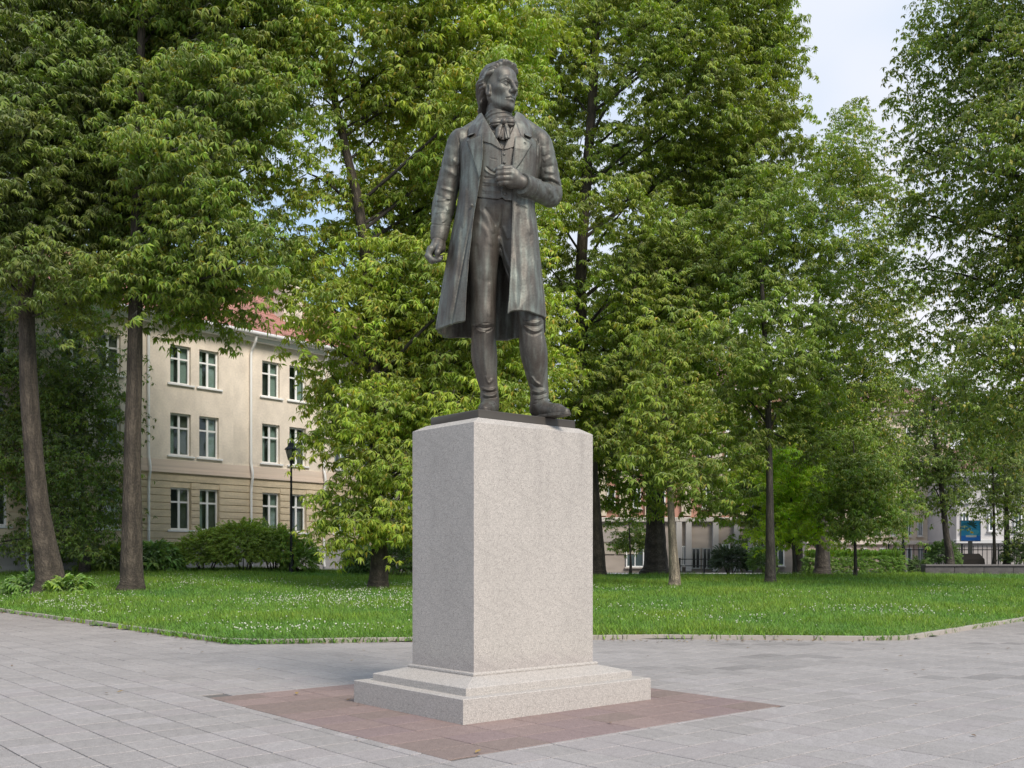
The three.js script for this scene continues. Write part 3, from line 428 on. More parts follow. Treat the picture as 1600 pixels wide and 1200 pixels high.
function tree(name, label, o) {
  const r = rng(++treeSeed), D = o.D, bx = (o.base[0] - 800) / PX * D, by = o.y ?? landY(bx, D), root = [bx, by, -D];
  const t = thing(name, label, 'tree', root, 0, null);
  const loc = (u, v, d = D) => { const p = at(u, v, d); return [p.x - root[0], p.y - root[1], p.z - root[2]]; };
  const R = o.r, path = o.path.map(([u, v]) => loc(u, v)), top = path.length;
  const tp = [[0, -0.2, 0, R * 2.0], [0, 0.06, 0, R * 1.45], [0.02, 0.42, 0, R * 1.12]]; path.forEach((p, i) => tp.push([p[0], p[1], p[2] + (r() - 0.5) * 0.3 * (i > 0 ? 1 : 0), R * lerp(0.95, o.tip ?? 0.3, (i + 1) / top)]));
  const bole = limbGeo(tp, 18, 0.07, treeSeed), wood = [];
  const curve = new THREE.CatmullRomCurve3(tp.map(p => V3(p[0], p[1], p[2])));
  const trunkAt = y => { for (let i = 0; i + 1 < tp.length; i++) if (y <= tp[i + 1][1]) { const f = clamp((y - tp[i][1]) / (tp[i + 1][1] - tp[i][1])); return [0, 1, 2, 3].map(k => lerp(tp[i][k], tp[i + 1][k], f)); } return tp[tp.length - 1]; };
  const M = [], col = [], mat = new THREE.Matrix4(), X = V3(), Y = V3(), Z = V3();
  const sc = o.scale ?? 1, tint = o.tint ?? [1, 1, 1];
  for (const [u, v, ru, rv, dens = 1, dd] of o.lobes) {
    const d = dd ?? D + (r() - 0.5) * 4, C = loc(u, v, d), a = ru / PX * d, b = rv / PX * d, c = a * 0.85;
    // limb from the trunk, with side branches
    const hd = Math.hypot(C[0], C[2]), s = trunkAt(Math.max(o.clear ?? 2.5, C[1] - 0.45 * Math.hypot(C[0] - trunkAt(C[1])[0], C[2] - trunkAt(C[1])[2]) - 0.8));
    const lr = Math.min(s[3] * 0.36, 0.02 + 0.015 * (a + b)), bend = (r() - 0.5) * 0.25 * hd, mid = [lerp(s[0], C[0], 0.55) + (r() - 0.5) * 0.2 * hd, lerp(s[1], C[1], 0.55) + bend, lerp(s[2], C[2], 0.55) + (r() - 0.5) * 0.2 * hd];
    wood.push(limbGeo([[s[0], s[1], s[2], lr], [...mid, lr * 0.75], [...C, lr * 0.4]], 7, 0.05, treeSeed));
    const pads = Math.max(3, Math.round((o.dens ?? 1) * dens * 4.3 * (a * b + 0.4 * a * a) / (sc * sc)));
    for (let p = 0; p < pads; p++) {
      const cy = 1 - 2 * (p + 0.5) / pads, ph = p * 2.39996 + r() * 0.8, q = Math.sqrt(Math.max(0, 1 - cy * cy)), rad = (0.5 + 0.5 * Math.sqrt(r())) * (0.86 + 0.4 * noise(Math.cos(ph) * 2 + u, cy * 2, Math.sin(ph) * 2 + v));
      const o3 = [C[0] + a * q * Math.cos(ph) * rad, C[1] + b * cy * rad, C[2] + c * q * Math.sin(ph) * rad];
      const ax = [o3[0] - C[0] * 0.75, 0, o3[2] - C[2] * 0.75], l = Math.hypot(ax[0], ax[2]) || 1, od = [ax[0] / l, 0, ax[2] / l], sd = [-od[2], 0, od[0]];
      if (p % 3 === 0) wood.push(limbGeo([[lerp(C[0], o3[0], 0.1), lerp(C[1], o3[1], 0.1), lerp(C[2], o3[2], 0.1), lr * 0.35], [lerp(C[0], o3[0], 0.6), lerp(C[1], o3[1], 0.6) + 0.15, lerp(C[2], o3[2], 0.6), lr * 0.22], [...o3, 0.008]], 5, 0, 0));
      const n = 9 + Math.floor(r() * 5), pr = (0.75 + 0.4 * r()) * sc, tilt = (r() - 0.5) * 0.7, tone = 0.78 + 0.44 * r(), warm = (r() - 0.5) * 0.16;
      for (let k = 0; k < n; k++) {
        const loose = r() < 0.22, f = (r() * 1.7 - 0.9) * pr * (loose ? 1.5 : 1), g = (r() * 2 - 1) * pr * (loose ? 1.4 : 0.9), rr2 = (f * f + g * g) / (pr * pr);
        const px = o3[0] + od[0] * f + sd[0] * g, pz = o3[2] + od[2] * f + sd[2] * g, py = o3[1] - 0.28 * pr * rr2 + (r() - 0.5) * (loose ? 1.7 : 0.5) * sc - (0.12 + tilt) * f;
        if (py + root[1] < landY(px + root[0], -(pz + root[2])) + (o.low ?? 0.5)) continue;
        const az = Math.atan2(od[0] * (f + 0.5 * pr) + sd[0] * g, od[2] * (f + 0.5 * pr) + sd[2] * g) + (r() - 0.5) * 2.4, pit = 0.45 - 1.1 * r() - 0.3 * Math.min(1, rr2);
        Z.set(Math.sin(az) * Math.cos(pit), Math.sin(pit), Math.cos(az) * Math.cos(pit)); X.set(Math.cos(az), (r() - 0.5) * 0.8, -Math.sin(az)).normalize(); Y.crossVectors(Z, X).normalize(); X.crossVectors(Y, Z);
        const s3 = sc * (0.8 + 0.45 * r()); mat.makeBasis(X.multiplyScalar(s3), Y.multiplyScalar(s3), Z.clone().multiplyScalar(s3)); mat.setPosition(px, py, pz); M.push(mat.clone());
        const b2 = tone * (0.85 + 0.3 * r()); col.push([tint[0] * b2 * (1 + warm), tint[1] * b2, tint[2] * b2 * (1 - warm)]);
      }
    }
  }
  part('trunk', bole, o.bark ?? barkGrey, t); part('limbs', merge(wood), barkDark, t).userData.kind = 'stuff';
  const set = o.lacy ? lacy : sprays, im = new THREE.InstancedMesh(set[treeSeed % set.length], leafMat, M.length), cc = new THREE.Color();
  M.forEach((m, i) => { im.setMatrixAt(i, m); im.setColorAt(i, cc.setRGB(...col[i])); });
  im.name = 'crown'; im.userData.kind = 'stuff'; im.castShadow = im.receiveShadow = true; t.add(im);
  return t;
}
const YG = [1.12, 1.08, 0.8], DG = [0.72, 0.8, 0.7], MG = [0.98, 1.0, 0.8], BG = [0.6, 0.72, 0.58];
tree('shade_tree', 'tall tree leaning left at the left edge, brown trunk with low plants at its foot', { D: 32.8, base: [78, 930], r: 0.40, path: [[62, 800], [48, 620], [40, 430], [30, 220], [20, -40]], bark: barkGrey, tint: [0.72, 0.75, 0.6], clear: 9,
  lobes: [[20, 345, 100, 60], [110, 330, 100, 60], [-70, 330, 100, 80], [150, 250, 110, 80], [30, 210, 130, 90], [-90, 170, 120, 100], [120, 120, 130, 90], [10, 60, 140, 90], [130, -30, 140, 90], [-40, -80, 160, 90], [60, 300, 90, 70, 1, 36], [60, 150, 150, 110, 1, 36.5], [-30, 400, 70, 35, 0.9], [60, 405, 70, 32, 0.9, 31.5], [140, 420, 60, 35, 0.8], [110, 470, 50, 30, 0.4]] });
tree('shade_tree', 'tall tree with straight bare brown trunk directly before the beige building', { D: 32.8, base: [205, 930], r: 0.335, path: [[207, 720], [213, 440], [218, 220], [226, -40]], bark: barkGrey, tint: [0.8, 0.82, 0.62], clear: 10,
  lobes: [[240, 340, 100, 60], [330, 350, 90, 80], [300, 430, 70, 45], [350, 425, 60, 40, 0.8], [230, 400, 70, 36], [330, 490, 34, 20, 0.7], [275, 480, 36, 20, 0.6], [195, 420, 60, 32, 0.8, 31.6], [250, 430, 60, 32, 0.8], [140, 455, 40, 18, 0.4], [400, 400, 50, 40, 0.5], [425, 360, 50, 40, 0.5], [290, 240, 120, 80], [390, 260, 80, 70, 0.5], [220, 180, 120, 90], [340, 130, 120, 90], [430, 150, 70, 70, 0.6], [270, 40, 150, 90], [410, 40, 100, 80], [340, -60, 150, 80], [200, 290, 100, 80, 1, 36], [300, 100, 150, 100, 1, 36.5]] });
tree('shade_tree', 'leafy tree with low drooping branches directly left of the granite pedestal', { D: 34.6, base: [591, 925], r: 0.30, path: [[593, 840], [590, 700], [580, 500], [562, 330], [542, 240], [515, 120], [488, -30]], bark: barkGrey, tint: YG, clear: 3,
  lobes: [[596, 720, 60, 50, 1, 33.2], [600, 800, 42, 38, 0.9, 33.4], [625, 770, 40, 50, 0.9, 33.6], [590, 630, 60, 50, 1, 33.2], [548, 770, 36, 40, 0.6, 34], [530, 700, 32, 40, 0.5], [640, 660, 70, 65], [560, 650, 70, 60], [515, 580, 42, 50, 0.8], [700, 600, 80, 70], [600, 560, 80, 60], [660, 500, 90, 70], [760, 560, 80, 80], [800, 470, 60, 70], [790, 620, 70, 55, 0.9], [820, 540, 60, 60, 0.9, 38], [730, 640, 60, 50, 0.9], [540, 480, 65, 55], [750, 450, 90, 80], [600, 420, 90, 70], [500, 390, 70, 50, 0.6], [690, 380, 90, 70], [455, 440, 60, 28, 0.45], [480, 500, 40, 26, 0.5], [560, 330, 80, 60, 0.6], [770, 340, 90, 80], [650, 290, 100, 70], [480, 270, 80, 60, 0.45], [740, 230, 90, 80], [600, 200, 80, 60, 0.6], [660, 130, 90, 70], [500, 150, 80, 60, 0.45], [770, 130, 80, 70], [560, 70, 100, 60, 0.8], [460, 60, 80, 70, 0.9], [690, 40, 100, 70], [620, -50, 150, 80], [800, 40, 80, 80], [640, 480, 110, 110, 0.5, 38], [720, 300, 120, 110, 0.45, 38.5], [680, 130, 120, 100, 0.4, 38.5], [700, 540, 110, 100, 0.7, 38], [560, 830, 30, 25, 0.9, 33.4], [635, 815, 30, 35, 1, 33.4], [536, 805, 22, 24, 0.7, 33.6]] });
tree('shade_tree', 'broad bright tree behind the statue, its trunk rising right of the bronze head', { D: 45, base: [933, 903], r: 0.34, path: [[928, 800], [914, 600], [907, 460], [915, 300], [926, 150], [933, 0], [936, -90]], tip: 0.45, bark: barkGrey, tint: YG, scale: 1.08, clear: 5,
  lobes: [[960, 660, 50, 50, 0.9, 43], [890, 610, 60, 60, 1, 43.5], [980, 590, 70, 60, 1, 42.5], [870, 520, 50, 60, 0.9], [960, 520, 60, 50, 0.6], [1040, 480, 90, 60, 1, 42], [1120, 420, 90, 60, 1, 42], [980, 420, 60, 50, 0.8, 42.5], [860, 420, 50, 60, 0.9], [1060, 380, 80, 60, 1, 42], [1160, 330, 90, 70], [980, 320, 70, 55, 0.7, 42.5], [870, 330, 45, 55, 0.8], [1080, 270, 100, 70], [1190, 220, 80, 80], [860, 240, 50, 60], [1000, 220, 70, 50, 0.5], [1100, 160, 100, 70], [880, 150, 60, 60, 0.9], [1188, 110, 58, 80, 0.9], [1000, 110, 80, 60, 0.6], [860, 60, 80, 70], [1080, 50, 110, 70, 0.9], [960, 10, 90, 70, 0.7], [1180, 20, 66, 70], [1222, 70, 26, 50, 0.7], [1020, -60, 160, 70], [1130, -70, 90, 60], [1000, 450, 110, 90, 0.4, 48], [1100, 250, 120, 100, 0.4, 48], [900, 250, 90, 100, 0.4, 48]] });
tree('shade_tree', 'old tree with thick almost black trunk between pedestal and shop building', { D: 52, base: [1024, 901], r: 0.60, path: [[1024, 830], [1022, 700], [1020, 560], [1015, 380], [1010, 200]], bark: barkDark, dens: 0.8, tint: [0.95, 1.0, 0.7], scale: 1.15, clear: 5,
  lobes: [[975, 735, 55, 50, 1, 49], [1000, 780, 40, 25, 0.7, 49], [1040, 690, 70, 50, 1, 50], [950, 650, 70, 60, 0.9], [1110, 660, 80, 60], [1030, 600, 90, 60], [1130, 580, 80, 60], [960, 540, 90, 70], [1060, 510, 90, 70], [1150, 480, 90, 70, 0.6], [1000, 420, 100, 80, 0.5], [1090, 380, 90, 70, 0.5], [1095, 740, 55, 32, 0.9, 49], [1120, 775, 40, 20, 0.7, 48], [1160, 720, 40, 35, 0.8]] });
tree('slender_tree', 'slim tree with pale smooth grey trunk on the lawn right of the pedestal', { D: 36.6, base: [1053, 921], r: 0.18, path: [[1050, 830], [1046, 740], [1043, 640], [1038, 560]], tip: 0.25, bark: barkPale, tint: [0.9, 0.88, 0.68], clear: 5,
  lobes: [[1045, 705, 46, 36, 0.8, 35.4], [1080, 728, 34, 26, 0.5], [1005, 680, 44, 36, 0.8], [1070, 640, 50, 40, 0.6, 35.6], [1030, 610, 50, 40, 0.7, 35.4], [1075, 565, 50, 40, 0.5], [1020, 540, 50, 40, 0.6, 35.6], [1050, 500, 50, 40, 0.5]] });
tree('slender_tree', 'straight dark-trunked tree in the middle of the right lawn', { D: 38.8, base: [1203, 915], r: 0.185, path: [[1203, 810], [1201, 650], [1192, 480], [1186, 380]], bark: barkDark, tint: MG, clear: 6, scale: 1.0, dens: 0.6,
  lobes: [[1205, 640, 80, 45, 0.9], [1270, 610, 60, 50, 0.9], [1140, 610, 60, 50, 0.7], [1210, 560, 90, 55], [1290, 520, 55, 55, 0.8], [1150, 520, 60, 50, 0.7], [1220, 470, 80, 60], [1140, 430, 60, 50, 0.7], [1290, 420, 60, 55, 0.7], [1220, 380, 80, 55, 0.9], [1270, 320, 55, 55, 0.7], [1200, 300, 70, 60, 0.8], [1160, 690, 50, 35, 0.5], [1240, 690, 50, 30, 0.6]] });
tree('shade_tree', 'dark-trunked tree standing before the clipped hedge', { D: 53, base: [1285, 897], r: 0.37, path: [[1284, 820], [1276, 680], [1272, 520], [1282, 400], [1300, 300]], tip: 0.12, bark: barkDark, dens: 0.64, tint: [0.9, 0.95, 0.7], scale: 1.05, clear: 5, lacy: true, dens: 1.35,
  lobes: [[1300, 710, 60, 45, 1], [1240, 690, 50, 45, 0.9], [1350, 690, 60, 45, 1], [1290, 640, 70, 45, 0.8], [1360, 620, 60, 50, 0.8], [1300, 570, 70, 50, 0.6], [1380, 550, 60, 50, 0.6], [1320, 490, 70, 50, 0.55], [1390, 460, 60, 50, 0.5], [1330, 400, 70, 50, 0.55], [1380, 370, 50, 45, 0.45], [1310, 310, 60, 45, 0.6], [1370, 290, 50, 40, 0.5], [1325, 235, 45, 40, 0.8], [1330, 180, 28, 28, 0.8], [1310, 260, 40, 30, 0.7]] });
tree('young_tree', 'thin young tree with dark round crown in front of the hedge', { D: 44, base: [1336, 907], r: 0.075, path: [[1336, 840], [1335, 760], [1333, 690]], bark: barkDark, tint: DG, scale: 0.95, clear: 2, low: 0.9,
  lobes: [[1336, 730, 55, 40], [1375, 775, 45, 40], [1310, 780, 45, 35], [1345, 800, 50, 35], [1385, 820, 28, 22, 0.8], [1320, 690, 50, 35]] });
tree('young_tree', 'small bright green sapling between the two dark trunks on the right lawn', { D: 46, base: [1241, 905], r: 0.085, path: [[1239, 840], [1235, 770], [1232, 720]], bark: barkDark, tint: [1.9, 2.0, 0.9], scale: 0.95, clear: 1.5, low: 1.0,
  lobes: [[1235, 750, 45, 30], [1215, 785, 35, 28], [1258, 790, 32, 30], [1240, 825, 28, 25, 0.8], [1230, 715, 45, 25], [1255, 740, 30, 28], [1200, 820, 26, 18], [1262, 825, 22, 18]] });
tree('shade_tree', 'dense dark tree with foliage down to the ground at the far left', { D: 42, base: [132, 905], r: 0.2, path: [[130, 820], [125, 700], [118, 580]], bark: barkDark, tint: BG, scale: 1.05, clear: 1.5, low: 0.75, dens: 0.8, lacy: true,
  lobes: [[40, 470, 70, 40, 0.7], [130, 500, 60, 40, 0.6], [170, 560, 40, 40, 0.6], [-40, 540, 70, 60, 0.7], [120, 820, 65, 50, 1.2], [50, 780, 70, 60, 1.2], [165, 760, 38, 60, 1.1], [100, 720, 80, 60, 1.2], [20, 700, 60, 60, 1.1], [160, 670, 45, 55, 1], [90, 640, 80, 50, 1.1], [30, 840, 50, 40, 1], [10, 610, 70, 60, 1], [140, 600, 60, 40, 0.9], [-60, 720, 80, 110, 1], [70, 560, 90, 45, 0.9], [100, 855, 60, 30, 1], [-20, 850, 60, 35, 0.9], [0, 510, 80, 40, 0.8]] });
tree('shade_tree', 'large tree reaching in from beyond the right edge with long limbs', { D: 33, base: [1705, 928], r: 0.42, path: [[1700, 780], [1690, 600], [1675, 400], [1660, 200], [1650, 0]], bark: barkGrey, tint: [0.76, 0.8, 0.58], clear: 6, scale: 1.0, lacy: true, dens: 1.1,
  lobes: [[1590, 90, 80, 80, 1.1], [1515, 40, 70, 60, 0.9, 35], [1455, 60, 46, 50, 0.6, 36], [1505, 140, 70, 50, 0.7, 36], [1440, 150, 42, 40, 0.5, 37], [1580, 200, 80, 70, 1.1], [1490, 230, 70, 50, 0.6, 36], [1420, 230, 50, 40, 0.5, 37], [1590, 310, 75, 70, 1.1], [1510, 320, 70, 50, 0.6, 36], [1430, 330, 60, 45, 0.45, 37], [1590, 420, 75, 70, 1.1], [1520, 430, 60, 50, 0.6, 36], [1440, 420, 60, 45, 0.45, 37], [1580, 530, 75, 65, 1.1], [1490, 520, 60, 40, 0.5, 36], [1430, 510, 50, 40, 0.4, 37], [1570, 640, 60, 55, 1, 35], [1640, 620, 70, 80, 1], [1500, 610, 50, 35, 0.5, 37], [1700, 100, 120, 120, 0.8], [1700, 350, 120, 140, 0.8], [1790, 500, 120, 160, 0.6], [1620, -60, 160, 90, 0.8]] });
tree('shade_tree', 'far tree with forked trunk growing behind the low granite wall', { D: 59, base: [1484, 893], r: 0.22, y: 0.9, path: [[1478, 830], [1470, 760], [1462, 690], [1458, 620]], bark: barkDark, tint: DG, scale: 1.25, clear: 3, lacy: true,
  lobes: [[1460, 760, 45, 35, 0.9], [1500, 770, 30, 28, 0.7], [1440, 720, 45, 35, 0.9], [1490, 700, 50, 40, 1], [1450, 650, 50, 40, 0.9], [1510, 640, 45, 40, 0.9], [1440, 590, 60, 40, 0.7], [1500, 570, 50, 40, 0.6], [1420, 690, 30, 30, 0.7]] });
tree('slender_tree', 'far thin tree right of the blue poster behind the low wall', { D: 60, base: [1553, 891], r: 0.1, y: 0.9, path: [[1553, 820], [1552, 760], [1550, 700]], bark: barkDark, tint: DG, scale: 1.15, clear: 3, lacy: true,
  lobes: [[1550, 780, 28, 22, 0.9], [1560, 740, 35, 28, 1], [1540, 700, 40, 32, 1], [1570, 670, 40, 35, 0.9], [1535, 640, 40, 35, 0.8]] });
tree('slender_tree', 'far dark-trunked tree nearest the right edge behind the low wall', { D: 60.5, base: [1573, 891], r: 0.19, y: 0.9, path: [[1573, 820], [1570, 760], [1568, 690]], bark: barkDark, tint: DG, scale: 1.15, clear: 3, lacy: true,
  lobes: [[1595, 800, 25, 25, 0.9], [1585, 760, 40, 30, 1], [1600, 720, 40, 35, 1], [1580, 690, 45, 30, 1], [1610, 830, 25, 22, 1]] });
tree('shade_tree', 'far tree rising behind the red tile roof of the beige building', { D: 74, base: [420, 885], r: 0.4, y: 0.6, path: [[422, 700], [425, 520], [428, 420]], bark: barkPale, tint: [0.95, 1.1, 0.95], scale: 1.4, clear: 12, lacy: true,
  lobes: [[420, 445, 40, 35, 0.8], [440, 400, 40, 40, 0.6], [390, 455, 40, 25, 0.9], [460, 450, 40, 30, 0.8], [410, 380, 30, 30, 0.4], [480, 420, 40, 40, 0.6]] });
tree('shade_tree', 'far dark tree between the shop building and the pink townhouse', { D: 72, base: [1248, 893], r: 0.3, path: [[1248, 840], [1246, 780], [1242, 700]], bark: barkDark, tint: BG, scale: 1.4, clear: 3, low: 1.5,
  lobes: [[1250, 800, 40, 35, 1.1], [1215, 780, 40, 40, 1.1], [1270, 770, 45, 35, 1], [1240, 740, 55, 35, 1], [1180, 750, 40, 35, 0.8], [1300, 760, 40, 30, 0.9], [1200, 700, 60, 40, 0.9], [1280, 700, 60, 40, 0.9], [1390, 770, 40, 30, 0.9], [1340, 740, 50, 35, 0.9], [1385, 720, 40, 35, 0.8], [1180, 800, 40, 28, 1], [1150, 770, 40, 30, 0.9], [1215, 830, 35, 22, 1], [1290, 820, 40, 22, 1]] });
tree('young_tree', 'tiny dark street tree before the stone ground floor right of the pedestal', { D: 58, base: [985, 896], r: 0.07, path: [[985, 870], [984, 840], [983, 815]], bark: barkDark, tint: DG, scale: 0.9, clear: 2, low: 1.3,
  lobes: [[985, 830, 22, 16, 1], [975, 845, 18, 12, 0.8], [998, 845, 14, 12, 0.8], [985, 810, 20, 14, 0.9]] });
tree('slender_tree', 'dark leaning trunk half hidden by the right side of the pedestal', { D: 50, base: [932, 897], r: 0.17, path: [[929, 850], [925, 800], [915, 700], [900, 600]], bark: barkDark, tint: DG, scale: 1.2, clear: 5, lobes: [[900, 640, 60, 50, 0.9], [950, 700, 40, 30, 0.7], [870, 690, 50, 40, 0.8]] });
{ // woods far behind the houses, one mass
  const r = rng(808), M = [], mat = new THREE.Matrix4(), Q = new THREE.Quaternion(), E = new THREE.Euler(), col = [], cc = new THREE.Color(); for (let i = 0; i < 9000; i++) { const x = (r() * 2 - 1) * 190, h = 9 + 5 * noise(x * 0.05, 1, 1) + 3 * noise(x * 0.21, 2, 2), y = h * (0.08 + 0.95 * r()), D = 135 + 14 * (r() - 0.3) + 4 * noise(x * 0.2, y * 0.2, 3); E.set((r() - 0.5) * 0.8, r() * 6.28, 0); Q.setFromEuler(E); const s = 2.2 + 1.4 * r(); M.push(mat.compose(V3(x, y, -D), Q, V3(s, s, s)).clone()); const b = 0.6 + 0.5 * r(); col.push([b * 0.8, b * 0.9, b * 0.8]); }
  const im = new THREE.InstancedMesh(lacy[0], leafMat, M.length); M.forEach((m, i) => { im.setMatrixAt(i, m); im.setColorAt(i, cc.setRGB(...col[i])); }); im.name = 'distant_woods'; im.castShadow = im.receiveShadow = true; tag(im, 'far green woods showing between the buildings', 'woods', null, 'stuff'); scene.add(im);
}
// ---------- shrubs and low plants ----------
const sprig = [21, 22].map(k => sprayGeo(k, 0.34, 0.085, 0.035, 4, 6, 0.01)), broad = [31, 32].map(k => sprayGeo(k, 0.42, 0.3, 0.13, 2, 6, 0.0));
function shrub(name, label, category, u, D, w, h, o = {}) {
  const r = rng(++treeSeed), x = (u - 800) / PX * D, y = o.y ?? landY(x, D), t = thing(name, label, category, [x, y, -D], 0, null), n = Math.round((o.n ?? 1) * 260 * w * h), M = [], col = [], mat = new THREE.Matrix4(), X = V3(), Y = V3(), Z = V3(), dep = o.dep ?? w, sc = o.scale ?? 1;
  const wood = []; for (let i = 0; i < (o.stems ?? 7); i++) { const a = r() * 6.28, q = 0.35 + 0.5 * r(); wood.push(limbGeo([[Math.cos(a) * 0.08 * w, -0.05, Math.sin(a) * 0.08 * w, 0.03], [Math.cos(a) * 0.2 * w, h * 0.35, Math.sin(a) * 0.2 * dep, 0.018], [Math.cos(a) * 0.38 * w * q, h * 0.8 * q + 0.1, Math.sin(a) * 0.38 * dep * q, 0.006]], 5, 0, 0)); }
  part('stem', merge(wood), barkDark, t);
  for (let k = 0; k < n; k++) {
    let px, py, pz, nx, ny, nz;
    if (o.boxy) { px = (r() - 0.5) * w; pz = (r() - 0.5) * dep; py = r() * h; const f = Math.floor(r() * 3); if (f === 0) { py = h * (0.93 + 0.07 * r()); nx = 0; ny = 1; nz = 0; } else if (f === 1) { pz = dep / 2 * (r() < 0.8 ? 1 : -1) * (0.9 + 0.1 * r()); nx = 0; ny = 0.2; nz = Math.sign(pz); } else { px = Math.sign(px) * w / 2 * (0.96 + 0.04 * r()); if (r() < 0.6) px = (r() - 0.5) * w, pz = dep / 2 * (0.85 + 0.15 * r()); nx = 0.3 * Math.sign(px); ny = 0.2; nz = 1; } }
    else { const a = r() * 6.283, e = Math.acos(1 - 1.25 * r()), rad = (0.6 + 0.4 * Math.sqrt(r())) * (0.9 + 0.42 * noise(Math.cos(a) * 1.7 + u, Math.cos(e) * 2, Math.sin(a) * 1.7)); nx = Math.sin(e) * Math.cos(a); ny = Math.cos(e); nz = Math.sin(e) * Math.sin(a); px = nx * w / 2 * rad; pz = nz * dep / 2 * rad; py = h * (0.42 + 0.56 * ny * rad); if (py < 0.06) continue; }
    const az = Math.atan2(nx, nz) + (r() - 0.5) * 1.6, pit = clamp(Math.asin(clamp(ny, -1, 1)) * 0.8 + (r() - 0.5) * 0.8 + (o.up ?? 0.1), -0.6, 1.4);
    Z.set(Math.sin(az) * Math.cos(pit), Math.sin(pit), Math.cos(az) * Math.cos(pit)); X.set(Math.cos(az), 0, -Math.sin(az)); Y.crossVectors(Z, X).normalize(); X.crossVectors(Y, Z);
    const s3 = sc * (0.75 + 0.5 * r()); mat.makeBasis(X.multiplyScalar(s3), Y.multiplyScalar(s3), Z.clone().multiplyScalar(s3)); mat.setPosition(px, py, pz); M.push(mat.clone()); const b = 0.8 + 0.4 * r(), tn = o.tint ?? [1, 1, 1]; col.push(tn.map(c => c * b));
  }
  const set = o.broad ? broad : sprig, im = new THREE.InstancedMesh(set[treeSeed % 2], leafMat, M.length), cc = new THREE.Color(); M.forEach((m, i) => { im.setMatrixAt(i, m); im.setColorAt(i, cc.setRGB(...col[i])); });
  im.name = 'foliage'; im.userData.kind = 'stuff'; im.castShadow = im.receiveShadow = true; t.add(im); return t;
}
const SG = [2.6, 2.3, 1.3];
shrub('shrub', 'leftmost of the round dark green shrubs before the beige building', 'shrub', 322, 44.5, 2.3, 1.85, { tint: [2.2, 2.1, 1.2] });
shrub('shrub', 'tallest round shrub in the middle of the clump before the beige building', 'shrub', 380, 44.2, 2.9, 2.3, { tint: SG });
shrub('shrub', 'round shrub directly left of the black lantern lamp post', 'shrub', 428, 44.7, 2.2, 2.1, { tint: [2.2, 2.2, 1.2] });
shrub('shrub', 'low shrub directly right of the black lantern lamp post', 'shrub', 470, 44.9, 1.3, 1.25, { tint: [2.2, 2.3, 1.2] });
shrub('hosta', 'pale green broad-leaved clump right of the straight bare trunk', 'plant', 240, 43.5, 1.6, 0.95, { broad: true, tint: [1.5, 1.7, 1.6], up: 0.3 });
shrub('hosta', 'yellow-green broad-leaved clump left of the straight bare trunk', 'plant', 172, 43.5, 1.7, 0.85, { broad: true, tint: [1.8, 1.7, 0.9], up: 0.3 });
shrub('seedling_clump', 'leafy seedlings right at the foot of the leaning left tree', 'plant', 108, 32.2, 1.0, 0.42, { broad: true, tint: [1.7, 1.9, 0.9], scale: 0.6, n: 1 });
shrub('seedling_clump', 'leafy seedlings on the lawn edge left of the leaning tree', 'plant', 46, 33.5, 1.1, 0.4, { broad: true, tint: [1.2, 1.6, 0.9], scale: 0.6, n: 1 });
shrub('shrub', 'dark shrub behind the trunk of the drooping tree left of the pedestal', 'shrub', 618, 44, 2.0, 1.5, { tint: [1.1, 1.3, 0.9] });
shrub('shrub', 'pale-leaved shrub left behind the drooping tree trunk', 'shrub', 566, 45, 1.2, 1.15, { broad: true, tint: [0.9, 1.15, 1.0], scale: 0.7 });
shrub('shrub', 'round almost black shrub before the shop building entrance', 'shrub', 1141, 60, 2.1, 1.55, { tint: [0.42, 0.5, 0.55] });
shrub('shrub', 'small green shrub behind the straight trunk on the right lawn', 'shrub', 1192, 58, 1.3, 1.4, { tint: [1.5, 1.7, 1.0] });
shrub('clipped_hedge', 'long clipped green hedge beyond the right lawn', 'hedge', 1331, 57, 5.1, 1.0, { boxy: true, dep: 1.1, n: 1.8, tint: [1.6, 1.9, 1.1], stems: 3 });
shrub('shrub', 'green shrub growing behind the low wall under the forked tree', 'shrub', 1473, 60, 1.6, 1.3, { y: 0.9, tint: [1.0, 1.3, 0.9] });
shrub('shrub', 'small pale bush at the left end of the low wall', 'shrub', 1436, 57.5, 0.7, 0.75, { tint: [0.9, 1.1, 0.9] });
shrub('shrub', 'dark bush behind the low wall at the right edge', 'shrub', 1590, 60, 1.4, 1.4, { y: 0.9, tint: [0.8, 1.0, 0.8] });
